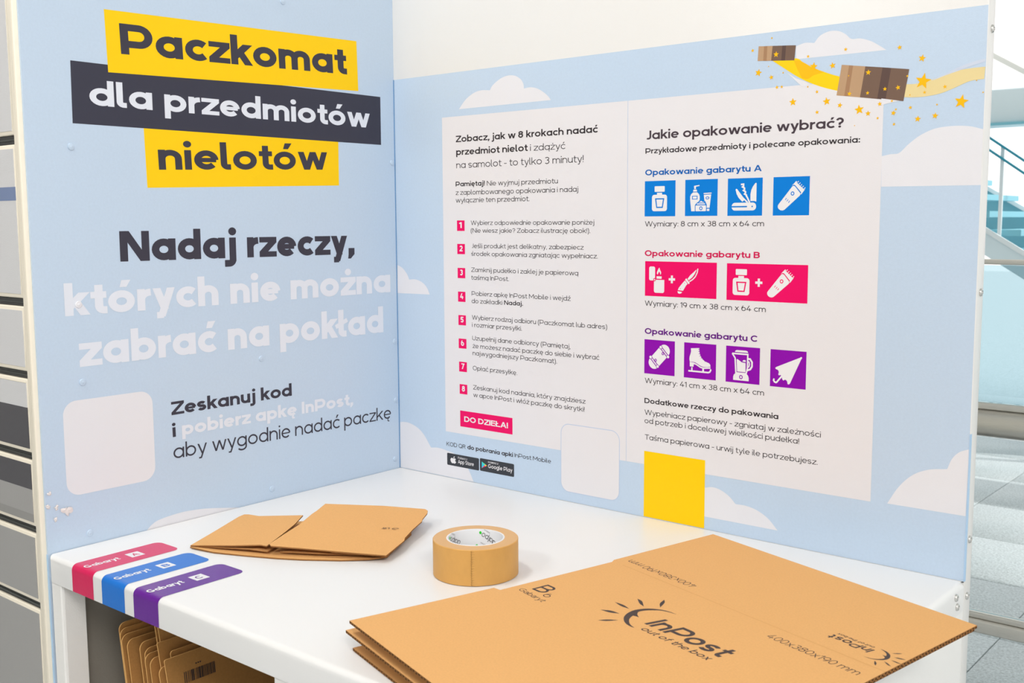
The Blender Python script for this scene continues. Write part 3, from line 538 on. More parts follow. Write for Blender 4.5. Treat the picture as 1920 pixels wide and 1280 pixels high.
# band 1 and 2 overlap: band 1 lies over band 2, band 2 over band 3
for s, u0, v0, u1, v1, xh, w, col in SIDE: lettering(s, (u0, v0), (u1, v1), xh, w, col, PL, sp, .0007, words=True)
q = SIDE_SHAPES['qr']
tag(flat('rounded_patch', rrect(q[3][0], q[3][1] + .0, q[1][0], q[1][1], .021, 8), PL, 'cloud', .0003, sp), 'white rounded patch')
for u, v in SIDE_SHAPES['rivets']:
    V = []; n = 20
    prof = [(.0052, 0), (.0050, .0009), (.0044, .0012), (.0029, .0007), (.0020, .0013), (0.0001, .0014)]
    for r, d in prof: V += [PL(u + r * math.cos(2 * math.pi * k / n), v + r * math.sin(2 * math.pi * k / n), d + .0008) for k in range(n)]
    V += [PL(u + .0052 * math.cos(2 * math.pi * k / n), v + .0052 * math.sin(2 * math.pi * k / n), 0) for k in range(n)]
    F = [(j * n + k, j * n + (k + 1) % n, (j + 1) * n + (k + 1) % n, (j + 1) * n + k) for j in range(len(prof) - 1) for k in range(n)]
    F += [(len(prof) * n + k, len(prof) * n + (k + 1) % n, (k + 1) % n, k) for k in range(n)]
    raw('rivet', V, F, 'cloud' if v > .33 and v < .4 else 'sky', sp, True)
rr = random.Random(3)
for u, v in SIDE_SHAPES['chips']:
    big = .009 if u > -.69 else .0045
    for t in range(3):
        cu, cv = u + rr.uniform(-1, 1) * big * .6, v + rr.uniform(-1, 1) * big * .6; n = 9; V = []
        for k in range(n): a = 6.283 * k / n; r = big * rr.uniform(.25, .75); V.append(PL(cu + r * math.cos(a), cv + r * math.sin(a), rr.uniform(.0004, .0016)))
        V.append(PL(cu, cv, .0025)); raw('torn_chip', V, [(k, (k + 1) % n, n) for k in range(n)], 'chip', sp)

# ------------------------------------------------------------------ information board (behind the table)
bd = empty('information_board', (.54, .015, FLOOR), 'tall white board behind the table printed with packing steps, icons and clouds', 'board')
box('board', -.004, 1.0735, 0, .0275, FLOOR, 1.35, 'board_white', bd, .0012)
box('edge_strip', 1.0722, 1.0739, -.0006, .004, .0005, .20, 'edge_blue', bd)
flat('sky_print', [(.0, .0003), (1.0725, .0003), (1.0725, BT), (.0, BT)], PB, 'sky', .0004, bd)
for c in CLOUDS: flat('cloud', [(min(max(u, .001), 1.0725), max(v, .0012)) for u, v in smooth_outline(c)], PB, 'cloud', .0006, bd)
sh = flat('instruction_sheet', [(.1250, .0880), (.9430, .0880), (.9430, .6705), (.1250, .6705)], PB, 'sheet', .0008, bd)
flat('fold_line', [(.5325, .0880), (.5334, .0880), (.5322, .6705), (.5313, .6705)], PB, 'line_blue', .0010, sh)
def box_of(P): return min(p[0] for p in P), min(p[1] for p in P), max(p[0] for p in P), max(p[1] for p in P)
# carpets of cartons, ribbon and stars
for k, (m, p) in enumerate(CARPETS['ribbon']): flat('ribbon', [(min(u, 1.0725), v) for u, v in smooth_outline(p)], PB, 'cloud' if m == 'white2' else m, .0010 + k * .0001, bd)
for k in ('carton1', 'carton2'):
    flats('printed_carton', [({'tan': 0, 'tan2': 1, 'brown': 2, 'brown2': 3}[m], p) for m, p in CARPETS[k]], PB, ['tan', 'tan2', 'brown', 'brown2'], .0014, bd)
for i, (u, v, r) in enumerate(STARS):
    a0 = rr.uniform(-14, 14); P = []
    for k in range(10): a = R(90 + a0 + 36 * k); q = r * (1.08 if k % 2 == 0 else .46); P.append((min(u + q * math.cos(a), 1.0725), v + q * math.sin(a)))
    flat('star', P, PB, 'star', .0017, bd)
for s, u0, v0, u1, v1, xh, w, col in STEPS:
    on_sheet = v0 > .088
    if s.startswith('DO '): continue
    lettering(s, (u0, v0), (u1, v1), xh, w, col, PB, sh if on_sheet else bd, .0012)
for s, u0, v0, u1, v1, xh, w, col in GUIDE: lettering(s, (u0, v0), (u1, v1), xh, w, col, PB, sh, .0012)
for i in range(8):
    t = SHEETS['tile%d' % (i + 1)]; u0, v1 = t[0]; u1, v0 = t[2]; s = str(i + 1)
    flat('number_tile', [(u0, v0), (u1, v0), (u1, v1), (u0, v1)], PB, 'pink', .0011, sh)
    wd = .0078 if s != '1' else .0050; cu = (u0 + u1) / 2; cv = (v0 + v1) / 2
    lettering(s, (cu - wd / 2 - (.0008 if s == '1' else 0), cv - .0052 + .001), (cu + wd / 2, cv - .0052 + .001), .0078, .29, 'white', PB, sh, .0013, 'numeral')
u0, v0, u1, v1 = box_of(SHEETS['do']); flat('button_print', [(u0, v0), (u1, v0), (u1, v1), (u0, v1)], PB, 'pink', .0011, sh)
for s, a0, b0, a1, b1, xh, w, col in STEPS:
    if s.startswith('DO '): lettering(s, (a0, b0), (a1, b1), xh, w, col, PB, sh, .0013)
u0, v0, u1, v1 = box_of(SHEETS['yellow']); tag(flat('yellow_square', [(u0, .0012), (u1, .0012), (u1, v1), (u0, v1)], PB, 'yellow', .0011, bd), 'plain yellow printed square at the foot of the board')
u0, v0, u1, v1 = .3990, .0180, .5190, .1350
flat('patch_outline', rrect(u0 - .0012, v0 - .0012, u1 + .0012, v1 + .0012, .0172, 8), PB, 'line_blue', .0010, bd)
tag(flat('rounded_patch', rrect(u0, v0, u1, v1, .016, 8), PB, 'sheet', .0011, bd), 'white rounded patch')
# store badges
for key in ('app', 'play'):
    u0, v0, u1, v1 = box_of(SHEETS[key]); v0 += .0005; v1 -= .0005; W = u1 - u0; H = v1 - v0
    bg = flat('store_badge', rrect(u0, v0, u1, v1, .0022, 5), PB, 'badge', .0011, bd)
    X = lambda a: u0 + a * W
    Y = lambda a: v0 + a * H
    if key == 'app':
        ap = [(.5, .80), (.58, .86), (.72, .88), (.86, .82), (.93, .72), (.84, .62), (.83, .46), (.90, .34), (.99, .28), (.90, .12), (.78, .0), (.64, .0), (.54, .04), (.42, .0), (.28, .0), (.14, .14), (.04, .34), (.0, .54), (.05, .72), (.16, .84), (.30, .88)]
        lf = [(.5, .92), (.52, 1.02), (.60, 1.14), (.74, 1.2), (.74, 1.08), (.66, .97)]
        T = lambda p: [(X(.105 + .185 * a), Y(.20 + .50 * b)) for a, b in p]
        flats('emblem', [(0, T(ap)), (0, T(lf))], PB, ['white'], .0013, bg)
        lettering('Pobierz z', (X(.345), Y(.66)), (X(.635), Y(.66)), .0030, .17, 'white', PB, bg, .0013)
        lettering('App Store', (X(.345), Y(.28)), (X(.84), Y(.28)), .0052, .22, 'white', PB, bg, .0013)
    else:
        T = lambda p: [(X(.055 + .155 * a), Y(.23 + .52 * b)) for a, b in p]
        flats('emblem', [(0, T([(0, 0), (0, 1), (.52, .5)])), (1, T([(0, 1), (.74, .65), (.52, .5)])), (2, T([(.74, .65), (1, .5), (.74, .35), (.52, .5)])), (3, T([(0, 0), (.52, .5), (.74, .35)]))], PB, ['p_cyan', 'p_green', 'p_amber', 'p_red'], .0013, bg)
        lettering('POBIERZ Z', (X(.245), Y(.73)), (X(.545), Y(.73)), .0022, .2, 'white', PB, bg, .0013)
        lettering('Google Play', (X(.245), Y(.34)), (X(.95), Y(.34)), .0054, .22, 'white', PB, bg, .0013)

# pictograms: each in tile units (x to the right, y up, tile height 1)
def cap_poly(x0, y0, x1, y1, r0, r1, n=8):
    a = math.atan2(y1 - y0, x1 - x0); P = []
    for k in range(n + 1): t = a + math.pi / 2 + math.pi * k / n; P.append((x0 + r0 * math.cos(t), y0 + r0 * math.sin(t)))
    for k in range(n + 1): t = a - math.pi / 2 + math.pi * k / n; P.append((x1 + r1 * math.cos(t), y1 + r1 * math.sin(t)))
    return P
def ring(cx, cy, r0, r1): return [(1, ell(cx, cy, r1, r1 * 1.05, n=20)), (0, ell(cx, cy, r0, r0 * 1.05, n=20))]
def sk(pts, w, m=0): return [(m, q) for q in stroke(pts, w)]
def sh_(L, dx=0, dy=0, s=1): return [(m, [(x * s + dx, y * s + dy) for x, y in p]) for m, p in L]
def ic_bottle(): return [(0, rrect(.33, .69, .665, .85, .02)), (0, [(.41, .58), (.58, .58), (.58, .665), (.41, .665)]), (0, rrect(.245, .145, .745, .61, .075)),
    (1, [(.345, .51), (.655, .51), (.605, .235), (.39, .235)]), (0, [(.39, .475), (.61, .475), (.575, .27), (.42, .27)])]
def ic_cosmetics(): return [(0, [(.27, .80), (.29, .83), (.45, .85), (.45, .82), (.34, .805)]), (0, [(.285, .74), (.34, .74), (.34, .81), (.285, .81)]), (0, [(.25, .67), (.38, .67), (.365, .725), (.265, .725)]),
    (0, [(.20, .13), (.42, .13), (.46, .42), (.465, .53), (.44, .60), (.38, .65), (.25, .65), (.19, .60), (.16, .53), (.165, .42)]),
    (1, [(.22, .455), (.395, .455), (.395, .555), (.22, .555)]), (0, [(.245, .475), (.37, .475), (.37, .535), (.245, .535)]),
    (0, [(.585, .595), (.83, .605), (.83, .635), (.585, .625)]), (0, [(.59, .575), (.82, .585), (.775, .22), (.64, .22)]), (1, ell(.705, .49, .06, .04, n=16)), (0, ell(.705, .49, .035, .018, n=16)), (0, [(.69, .135), (.77, .135), (.77, .195), (.69, .195)]),
    (1, [(.315, .11), (.675, .11), (.69, .30), (.64, .40), (.55, .45), (.49, .45), (.42, .39), (.355, .345), (.315, .30)]),
    (0, rrect(.335, .13, .665, .29, .02)), (0, [(.375, .315), (.635, .315), (.63, .345), (.38, .345)]), (0, [(.43, .365), (.62, .365), (.57, .385), (.54, .39), (.51, .42), (.48, .39)])] + ring(.505, .21, .028, .052)
def ic_knife_tool():
    z = [(.39, .835), (.47, .84), (.47, .79), (.44, .77), (.50, .735), (.50, .70), (.47, .675), (.53, .64), (.53, .605), (.505, .58), (.56, .55), (.56, .52), (.58, .50), (.66, .345)]
    return [(0, rrect(.125, .14, .85, .35, .10)), (1, rrect(.12, .225, .585, .262, .015)), (1, ell(.735, .245, .022, .022, n=12)),
    (0, [(.68, .39), (.68, .58), (.70, .68), (.75, .78), (.81, .855), (.84, .87), (.853, .85), (.853, .37), (.80, .39)]),
    (0, [(.235, .70), (.255, .725), (.28, .715), (.47, .49), (.62, .36), (.57, .345), (.50, .415), (.44, .375), (.33, .48), (.27, .58)])] + sk(z, .045)
def ic_trimmer(s=1): 
    L = [(0, [(.535, .75), (.57, .765), (.61, .745), (.755, .575), (.765, .535), (.745, .505), (.33, .15), (.28, .13), (.22, .135), (.17, .165), (.14, .21), (.14, .26), (.165, .30)]),
    (0, [(.52, .755), (.53, .775), (.64, .885), (.66, .87), (.655, .845), (.86, .665), (.885, .675), (.87, .645), (.785, .535), (.765, .55), (.78, .59), (.62, .77), (.58, .79), (.545, .78)])] + ring(.545, .565, .028, .052)
    for k in range(5): x, y = .675 + k * .046, .845 - k * .042; L += sk([(x, y), (x + .035, y + .035)], .018)
    for k in range(3): x, y = .345 + k * .045, .40 - k * .036; L += sk([(x, y), (x + .035, y + .05)], .018, 1)
    return L
def ic_plus(cx, cy): return [(0, [(cx - .105, cy - .033), (cx + .105, cy - .033), (cx + .105, cy + .033), (cx - .105, cy + .033)]), (0, [(cx - .033, cy - .11), (cx + .033, cy - .11), (cx + .033, cy + .11), (cx - .033, cy + .11)])]
def ic_lighter(): return [(0, rrect(.14, .45, .34, .85, .05)), (0, [(.40, .645), (.405, .70), (.44, .77), (.47, .815), (.485, .82), (.50, .77), (.54, .70), (.54, .645), (.515, .62), (.50, .68), (.475, .715), (.455, .68), (.43, .62)]),
    (0, [(.39, .505), (.56, .505), (.56, .575), (.39, .575)]), (0, rrect(.305, .10, .65, .475, .06)), (0, [(.38, .40), (.65, .40), (.65, .475), (.38, .475)]), (1, ell(.325, .475, .045, .047, n=16)), (0, ell(.325, .475, .022, .022, n=12))]
def ic_knife(): return [(0, [(1.41, .53), (1.45, .49), (1.56, .575), (1.63, .66), (1.685, .765), (1.69, .80), (1.60, .72), (1.50, .64)])] + sk([(1.735, .825), (1.72, .72), (1.66, .60), (1.58, .52), (1.47, .455)], .032) + \
    [(0, [(1.33, .505), (1.37, .545), (1.475, .43), (1.47, .395), (1.435, .385)]), (0, [(1.315, .475), (1.335, .475), (1.41, .385), (1.36, .335), (1.27, .19), (1.10, .205), (1.13, .27), (1.22, .375)]), (0, [(1.09, .175), (1.24, .155), (1.21, .115), (1.15, .10), (1.10, .12)]), (1, ell(1.315, .40, .012, .012, n=8)), (1, ell(1.18, .245, .012, .012, n=8))]
def ic_board():
    L = [(0, cap_poly(.335, .34, .675, .70, .185, .185, 12))]
    for (ax, ay, bx, by, nx, ny, s) in ((.555, .80, .80, .54, .72, .68, 1), (.215, .49, .455, .235, .72, .68, -1)):
        L += sk([(ax, ay), (bx, by)], .085, 1) + sk([(ax, ay), (bx, by)], .034, 0)
        for x, y in ((ax, ay), (bx, by)): L += [(1, ell(x, y, .058, .058, n=14)), (0, ell(x, y, .042, .042, n=14))]
        mx, my = (ax + bx) / 2 - .05 * s, (ay + by) / 2 - .05 * s; L += ring(mx, my, .018, .042)
    return L
def ic_skate(): 
    L = [(0, [(.22, .845), (.49, .87), (.49, .80), (.50, .73), (.53, .65), (.58, .58), (.65, .52), (.72, .49), (.80, .465), (.84, .43), (.85, .37), (.74, .35), (.62, .345), (.52, .375), (.44, .42), (.36, .455), (.28, .465), (.19, .46), (.175, .53), (.18, .60), (.21, .69), (.225, .76)])]
    L += sk([(.19, .435), (.30, .43), (.40, .40), (.52, .335), (.62, .31), (.85, .335)], .04) + [(0, [(.19, .33), (.31, .325), (.32, .40), (.30, .44), (.19, .44)])]
    L += sk([(.145, .20), (.22, .20), (.62, .20), (.78, .20), (.83, .22), (.86, .27), (.85, .30)], .045) + sk([(.26, .31), (.26, .20)], .045) + sk([(.62, .29), (.62, .2)], .055)
    for x, y in ((.46, .83), (.46, .77), (.47, .70), (.49, .64), (.54, .59), (.60, .55), (.67, .50)): L += sk([(x, y), (x + .04, y + .012)], .014, 1)
    return L
def ic_blender():
    L = [(0, [(.27, .845), (.29, .885), (.33, .90), (.60, .90), (.65, .885), (.67, .845)])] + sk([(.19, .80), (.66, .80), (.655, .42), (.62, .27), (.31, .27), (.28, .68), (.19, .80)], .042)
    L += sk([(.64, .68), (.73, .68), (.79, .60), (.79, .48), (.74, .40), (.64, .36)], .05) + sk([(.655, .61), (.70, .60), (.715, .54), (.70, .47), (.645, .43)], .035)
    L += [(0, [(.325, .65), (.36, .65), (.48, .575), (.60, .56), (.60, .31), (.345, .31)]), (0, [(.50, .60), (.60, .585), (.60, .64), (.53, .64)]), (0, [(.23, .07), (.70, .07), (.70, .16), (.68, .22), (.63, .27), (.31, .27), (.25, .22), (.23, .16)])] + ring(.465, .165, .03, .055)
    return L
def ic_umbrella(): return [(0, [(.145, .50), (.17, .53), (.84, .83), (.87, .855), (.895, .845), (.90, .82), (.875, .79), (.58, .13), (.55, .095), (.51, .10), (.495, .17), (.46, .21), (.42, .21), (.385, .185), (.35, .22), (.34, .29), (.30, .33), (.26, .31), (.235, .34), (.25, .38), (.245, .43), (.21, .465), (.17, .47)])] + sk([(.34, .30), (.20, .13), (.17, .115), (.13, .13), (.105, .17), (.12, .215)], .045)
def tile(key, m, polys):
    u0, v0, u1, v1 = box_of(SHEETS[key]); H = .0552; v0 = (v0 + v1 - H) / 2; v1 = v0 + H; flat('icon_tile', [(u0, v0), (u1, v0), (u1, v1), (u0, v1)], PB, m, .0010, sh)
    flats('pictogram', [(mi, [(u0 + x * H, v0 + y * H) for x, y in p]) for mi, p in polys], PB, ['white', m], .0013, sh)
tile('A1', 'blue', ic_bottle()); tile('A2', 'blue', ic_cosmetics()); tile('A3', 'blue', ic_knife_tool()); tile('A4', 'blue', ic_trimmer())
tile('B1', 'pink', ic_lighter() + ic_plus(.90, .50) + ic_knife()); tile('B2', 'pink', sh_(ic_bottle(), -.06, .0) + ic_plus(.96, .50) + sh_(ic_trimmer(), 1.07, -.01))
tile('C1', 'violet', ic_board()); tile('C2', 'violet', ic_skate()); tile('C3', 'violet', ic_blender()); tile('C4', 'violet', ic_umbrella())

def bolt(name, c, nrm, r, parent, m='bolt'):
    nrm = Vector(nrm); c = Vector(c); q = nrm.to_track_quat('Z', 'Y'); V = []; n = 18
    prof = [(r, 0), (r, .0010), (r * .8, .0026), (r * .45, .0032), (r * .42, .0016), (.0001, .0016)]
    for rr_, d in prof: V += [c + q @ Vector((rr_ * math.cos(6.2832 * k / n), rr_ * math.sin(6.2832 * k / n), d)) for k in range(n)]
    return raw(name, V, [(j * n + k, j * n + (k + 1) % n, (j + 1) * n + (k + 1) % n, (j + 1) * n + k) for j in range(len(prof) - 1) for k in range(n)], m, parent, True)
for y, z in ((.0110, .721), (.0102, .386), (.0084, .0556), (.0075, -.0221)): bolt('bolt', (1.0735, y + .004, z), (1, 0, 0), .0052, bd)

# ------------------------------------------------------------------ packing table
tb = empty('packing_table', (.54, -.36, FLOOR), 'white metal packing table with rounded front edge standing between the printed panels', 'table')
TX, TY = 1.0735, -.7165
def tabletop():
    bm = bmesh.new(); bmesh.ops.create_cube(bm, size=1)
    x0, x1, y0, y1, z0, z1 = .0012, TX, TY, -.0012, -.0395, 0
    for v in bm.verts: v.co = Vector(((x0 + x1) / 2 + v.co.x * (x1 - x0), (y0 + y1) / 2 + v.co.y * (y1 - y0), (z0 + z1) / 2 + v.co.z * (z1 - z0)))
    e = [e for e in bm.edges if (all(v.co.z > -.01 for v in e.verts) and (all(v.co.y < -.5 for v in e.verts) or all(v.co.x > .5 for v in e.verts))) or all(v.co.y < -.5 for v in e.verts) and (all(v.co.x > .5 for v in e.verts) or all(v.co.x < .5 for v in e.verts))]
    bmesh.ops.bevel(bm, geom=e, offset=.0085, segments=6, affect='EDGES', profile=.5)
    me = bpy.data.meshes.new('tabletop'); bm.to_mesh(me); bm.free(); o = link('tabletop', me, 'table', tb, True)
    me.set_sharp_from_angle(angle=R(30)); return o
tabletop()
def stickers():
    def one(x0, x1, yf, m, lab, word, bu, let):
        e = .0003; V = []; F = []; r = .0085 + e; zb = -.0393
        prof = [(TY + .0085 - r * math.sin(R(a)), -.0085 + r * math.cos(R(a))) for a in range(0, 91, 15)]
        prof += [(TY - e, zb)]
        # flat top with rounded far corners
        rc = .011; y0 = prof[0][0]; P = [(x0, y0), (x1, y0)]
        for k in range(7): a = R(90 * k / 6); P.append((x1 - rc + rc * math.cos(a), yf - rc + rc * math.sin(a)))
        for k in range(7): a = R(90 + 90 * k / 6); P.append((x0 + rc + rc * math.cos(a), yf - rc + rc * math.sin(a)))
        V += [(x, y, e) for x, y in P]; F.append(tuple(range(len(P))))
        n = len(V)
        for (y, z) in prof: V += [(x0, y, z), (x1, y, z)]
        for k in range(len(prof) - 1): F.append((n + 2 * k, n + 2 * k + 2, n + 2 * k + 3, n + 2 * k + 1))
        o = raw('sticker', V, F, m, tb); o.data.set_sharp_from_angle(angle=R(50))
        for p in o.data.polygons[1:]: p.use_smooth = True
        tag(o, lab)
        PT = lambda u, v, d: Vector((v, u, d))       # u runs away from the front edge, glyph tops point to -X
        bx = (x0 + x1) / 2
        up = lambda u, v, d: Vector((bu - v, u, d))
        lettering('Gabaryt', (-.7120, 0), (-.6595, 0), .0090, .29, 'white', up, o, .0004)
        raw('letter_patch', [(bu - .0150, -.6450, .00036), (bu + .0070, -.6450, .00036), (bu + .0070, -.6245, .00036), (bu - .0150, -.6245, .00036)], [(0, 1, 2, 3)], 'white', o)
        lettering(let, (-.6400, 0), (-.6295, 0), .0085, .24, m, lambda u, v, d: Vector((bu - v + .0020, u, d)), o, .0005)
    one(.0700, .1275, -.5780, 'st_pink', 'magenta sticker wrapped over the front edge', 'Gabaryt', .1025, 'A')
    one(.1505, .2085, -.5790, 'st_blue', 'blue sticker wrapped over the front edge', 'Gabaryt', .1825, 'B')
    one(.2310, .2900, -.5800, 'st_violet', 'violet sticker wrapped over the front edge', 'Gabaryt', .2635, 'C')
stickers()
# C-profile legs, divider, side sheet
for x0, x1 in ((.0035, .0315), (.5250, .5600)):
    lg = raw('leg', [(x0, -.7140, FLOOR), (x1 - .004, -.7140, FLOOR), (x1 - .001, -.7128, FLOOR), (x1, -.7100, FLOOR), (x1, -.6790, FLOOR), (x1 - .0015, -.6790, FLOOR), (x1 - .0015, -.7110, FLOOR), (x0, -.7125, FLOOR)] +
        [(x0, -.7140, -.0396), (x1 - .004, -.7140, -.0396), (x1 - .001, -.7128, -.0396), (x1, -.7100, -.0396), (x1, -.6790, -.0396), (x1 - .0015, -.6790, -.0396), (x1 - .0015, -.7110, -.0396), (x0, -.7125, -.0396)],
        [(i, (i + 1) % 8, 8 + (i + 1) % 8, 8 + i) for i in range(8)] + [tuple(range(8, 16))], 'table_side', tb)
box('bin_wall', .002, .0045, -.6785, -.002, FLOOR, -.0397, 'shade_grey_in', tb)
box('bin_wall', .5250, .5275, -.6785, -.002, FLOOR, -.0397, 'shade_grey_in', tb)
box('bin_wall', .0046, .5249, -.016, -.012, FLOOR, -.0397, 'shade_grey_in', tb)
box('bin_floor', .0046, .5249, -.70, -.017, -.66, -.65, 'shade_grey_in', tb)
box('side_sheet', 1.0700, TX - .0002, -.7140, -.001, FLOOR, -.0397, 'table_side', tb)
for y, z in ((-.0341, -.0083), (-.0282, -.0225)): bolt('bolt', (TX, y, z - .004), (1, 0, 0), .0052, tb)
cyl('cable_hole_cap', (1.0722, -.004, .0002), (1.0722, -.004, .0009), .0018, 'gap', tb, 12)

# ------------------------------------------------------------------ corrugated sheets
def board(name, outline, z_of, th, parent, up=True, mt='card', mb='card_in', place=None, flute=True):
    """a corrugated board: outline polygon with thickness th, z_of(x,y) gives the height of the underside"""
    n = len(outline); V = []
    f = place or (lambda x, y, z: (x, y, z))
    for x, y in outline: V.append(f(x, y, z_of(x, y)))
    for x, y in outline: V.append(f(x, y, z_of(x, y) + th))
    area_ = sum(outline[i - 1][0] * outline[i][1] - outline[i][0] * outline[i - 1][1] for i in range(n))
    o = list(range(n)); bot = tuple(o[::-1]) if area_ > 0 else tuple(o); top = tuple(n + i for i in (o if area_ > 0 else o[::-1]))
    F = [bot, top]; I = [1, 0]
    for i in range(n): j = (i + 1) % n; F.append((i, j, n + j, n + i) if area_ > 0 else (j, i, n + i, n + j)); I.append(2)
    return raw(name, V, F, [mt, mb, 'card_edge'], parent, idx=I)
def flutes(p0, p1, th, parent, place, pitch=.0058):
    """the zigzag medium showing in a cut edge, p0..p1 are (x,y,z) at mid thickness, one strip of dark pockets"""
    p0 = Vector(p0); p1 = Vector(p1); L = (p1 - p0).length; n = max(2, int(L / pitch)); V = []; F = []
    out = Vector(((p1 - p0).y, -(p1 - p0).x, 0)).normalized() * .0003
    for k in range(n):
        a = p0.lerp(p1, (k + .12) / n) + out; b = p0.lerp(p1, (k + .5) / n) + out; c = p0.lerp(p1, (k + .88) / n) + out; s = 1 if k % 2 else -1; m = len(V)
        V += [a - Vector((0, 0, th * .36 * s)), c - Vector((0, 0, th * .36 * s)), b + Vector((0, 0, th * .34 * s))]; F.append((m, m + 1, m + 2) if s > 0 else (m + 1, m, m + 2))
    return raw('flute_edge', V, F, 'flute', parent)

# big flattened carton, lower right
(cx0, cy0), (e1x, e1y), (e2x, e2y) = CARTON_FRAME
E1 = Vector((e1x, e1y, 0)); E2 = Vector((e2x, e2y, 0)); CO = Vector((cx0, cy0, 0))
def PC(u, v, z): return CO + E1 * u + E2 * v + Vector((0, 0, z))
bc = empty('flattened_carton', (.85, -.45, 0), 'large flattened brown shipping carton with sun logo lying on the table front right', 'cardboard box')
def cpoly(pts): return [tuple((CO + E1 * u + E2 * v)[:2]) for u, v in pts]
TH = .0032
top = [(0, 0), (.0045, .1925), (.0155, .1945), (.0120, .3745), (.0070, .3820), (0, .5725), (.2090, .5655), (.4163, .5578), (.4282, .4320), (.4379, .3328), (.4520, .1820), (.4640, -.0190), (.22, -.0090)]
ztop = .036 - TH
upper = board('upper_panel', cpoly(top), lambda x, y: ztop, TH, bc)
low = [(.004, .004), (.004, .195), (.012, .197), (.012, .372), (.004, .377), (.006, .5690), (.205, .5660), (.330, .5560), (.4330, .3310), (.4450, .185), (.4580, -.012), (.2, .001)]
board('middle_flap', cpoly([(-.0100, .0), (-.008, .186), (.10, .190), (.4160, .186), (.4560, -.016), (.22, -.009)]), lambda x, y: .0185, TH, bc, mt='card')
board('middle_flap', cpoly([(.004, .1950), (.010, .372), (.4140, .360), (.4270, .195)]), lambda x, y: .0255, TH, bc)
board('inner_flap', cpoly([(.009, .0035), (.010, .182), (.40, .175), (.4490, -.011), (.22, -.004)]), lambda x, y: .0150, TH, bc)
board('upper_panel_backing', cpoly([(.2, .02), (.2, .55), (.4145, .5560), (.4362, .3328), (.4503, .1820), (.4620, -.0180)]), lambda x, y: .0293, TH - .0001, bc)
board('lower_panel', cpoly([(.001, .003), (.002, .190), (.012, .200), (.012, .372), (.006, .569), (.33, .552), (.40, .30), (.4500, -.012), (.22, -.004)]), lambda x, y: .0005, TH, bc)
for (a, b, z) in (((0, 0), (.22, -.009), ztop + TH / 2), ((.22, -.009), (.464, -.019), ztop + TH / 2), ((-.010, 0), (.22, -.009), .0185 + TH / 2), ((.22, -.009), (.456, -.016), .0185 + TH / 2), ((.001, .003), (.22, -.004), .0005 + TH / 2), ((.464, -.019), (.452, .182), ztop + TH / 2), ((.452, .182), (.4379, .3328), ztop + TH / 2), ((.4379, .3328), (.4163, .5578), ztop + TH / 2), ((.4620, -.018), (.4503, .182), .0293 + TH / 2), ((.4503, .182), (.4362, .3328), .0293 + TH / 2), ((.4362, .3328), (.4145, .5560), .0293 + TH / 2)):
    flutes(PC(a[0], a[1], z), PC(b[0], b[1], z), TH, upper if z > .03 else bc, None)
ZP = .0360
PCt = lambda u, v, d: PC(u, v, ZP + d)
raw('crease_shade', [PC(*p, ZP + .0001) for p in ((.03, .3765), (.4340, .3706), (.4340, .3722), (.03, .3781))] , [(0, 1, 2, 3)], 'crease_shade', upper)  # slightly darker strip painted for the shading of the crease
Lc = lambda s, a, b, xh, w, **k: lettering(s, a, b, xh, w, 'print_dark', PCt, upper, .0001, alt=True, **k)
Lc('B', (.0349, .2275), (.0560, .2282), .0188, .17); Lc('6', (.0600, .2240), (.0705, .2240), .0092, .13)
Lc('Gabaryt', (.0270, .2125), (.0785, .2100), .0064, .14)
lg_polys = [(0, smooth_outline(CARTON['cres'], 5, 62))] + [(0, smooth_outline(CARTON['ray%d' % k], 5, 75)) for k in range(1, 6)]
flats('sun_logo', lg_polys, PCt, ['print_dark'], .0001, upper)
Lc('InPost', (.1990, .2632), (.3120, .2628), .0205, .24, slant=.16)
Lc('out of the box', (.2085, .2482), (.3110, .2477), .0074, .19, slant=.18)
Lc('400x380x190 mm', (.3030, .3440), (.4225, .3415), .0086, .12)
Lc('400x380x190 mm', (.1445, .4005), (.0210, .4015), .0086, .12)
# small upside-down logo near the far flap
def small(p):       # rotate the big logo by 180 degrees and shrink it
    s = .50; return [(.4330 - (u - .1284) * s * 1.0, .3960 - (v - .2600) * s * .9 + .0130) for u, v in p]
flats('sun_logo', [(0, small(p)) for _, p in lg_polys], PCt, ['print_dark'], .0001, upper)
Lc('InPost', (.3945, .4085), (.3420, .4085), .0088, .23, slant=.12)
Lc('out of the box', (.3900, .4155), (.3430, .4160), .0034, .2, slant=.15)

# small flattened mailer box, back left
mb = empty('flattened_mailer', (.25, -.41, 0), 'small flattened brown mailer box with a slot across it behind the coloured stickers', 'cardboard box')
def sheet3(name, pts, th, parent, mt='card'):
    n = len(pts); V = [(x, y, max(.0002, z - th)) for x, y, z in pts] + [tuple(p) for p in pts]
    a = sum(pts[i - 1][0] * pts[i][1] - pts[i][0] * pts[i - 1][1] for i in range(n)); cx = sum(p[0] for p in pts) / n; cy = sum(p[1] for p in pts) / n; o = list(range(n))
    F = [tuple(o[::-1]) if a > 0 else tuple(o), tuple(n + i for i in (o if a > 0 else o[::-1]))]; I = [1, 0]
    for i in range(n): j = (i + 1) % n; F.append((i, j, n + j, n + i) if a > 0 else (j, i, n + i, n + j)); I.append(2)
    return raw(name, V, F, [mt, 'card_in', 'card_edge'], parent, idx=I)
ma = sheet3('upper_flap', MAILER_TOP_A, .0018, mb); mc = sheet3('upper_panel', MAILER_TOP_B, .0018, mb)
def lipped(name, pts, parent):       # base tray whose front edge curls up
    return sheet3(name, pts, .0016, parent)
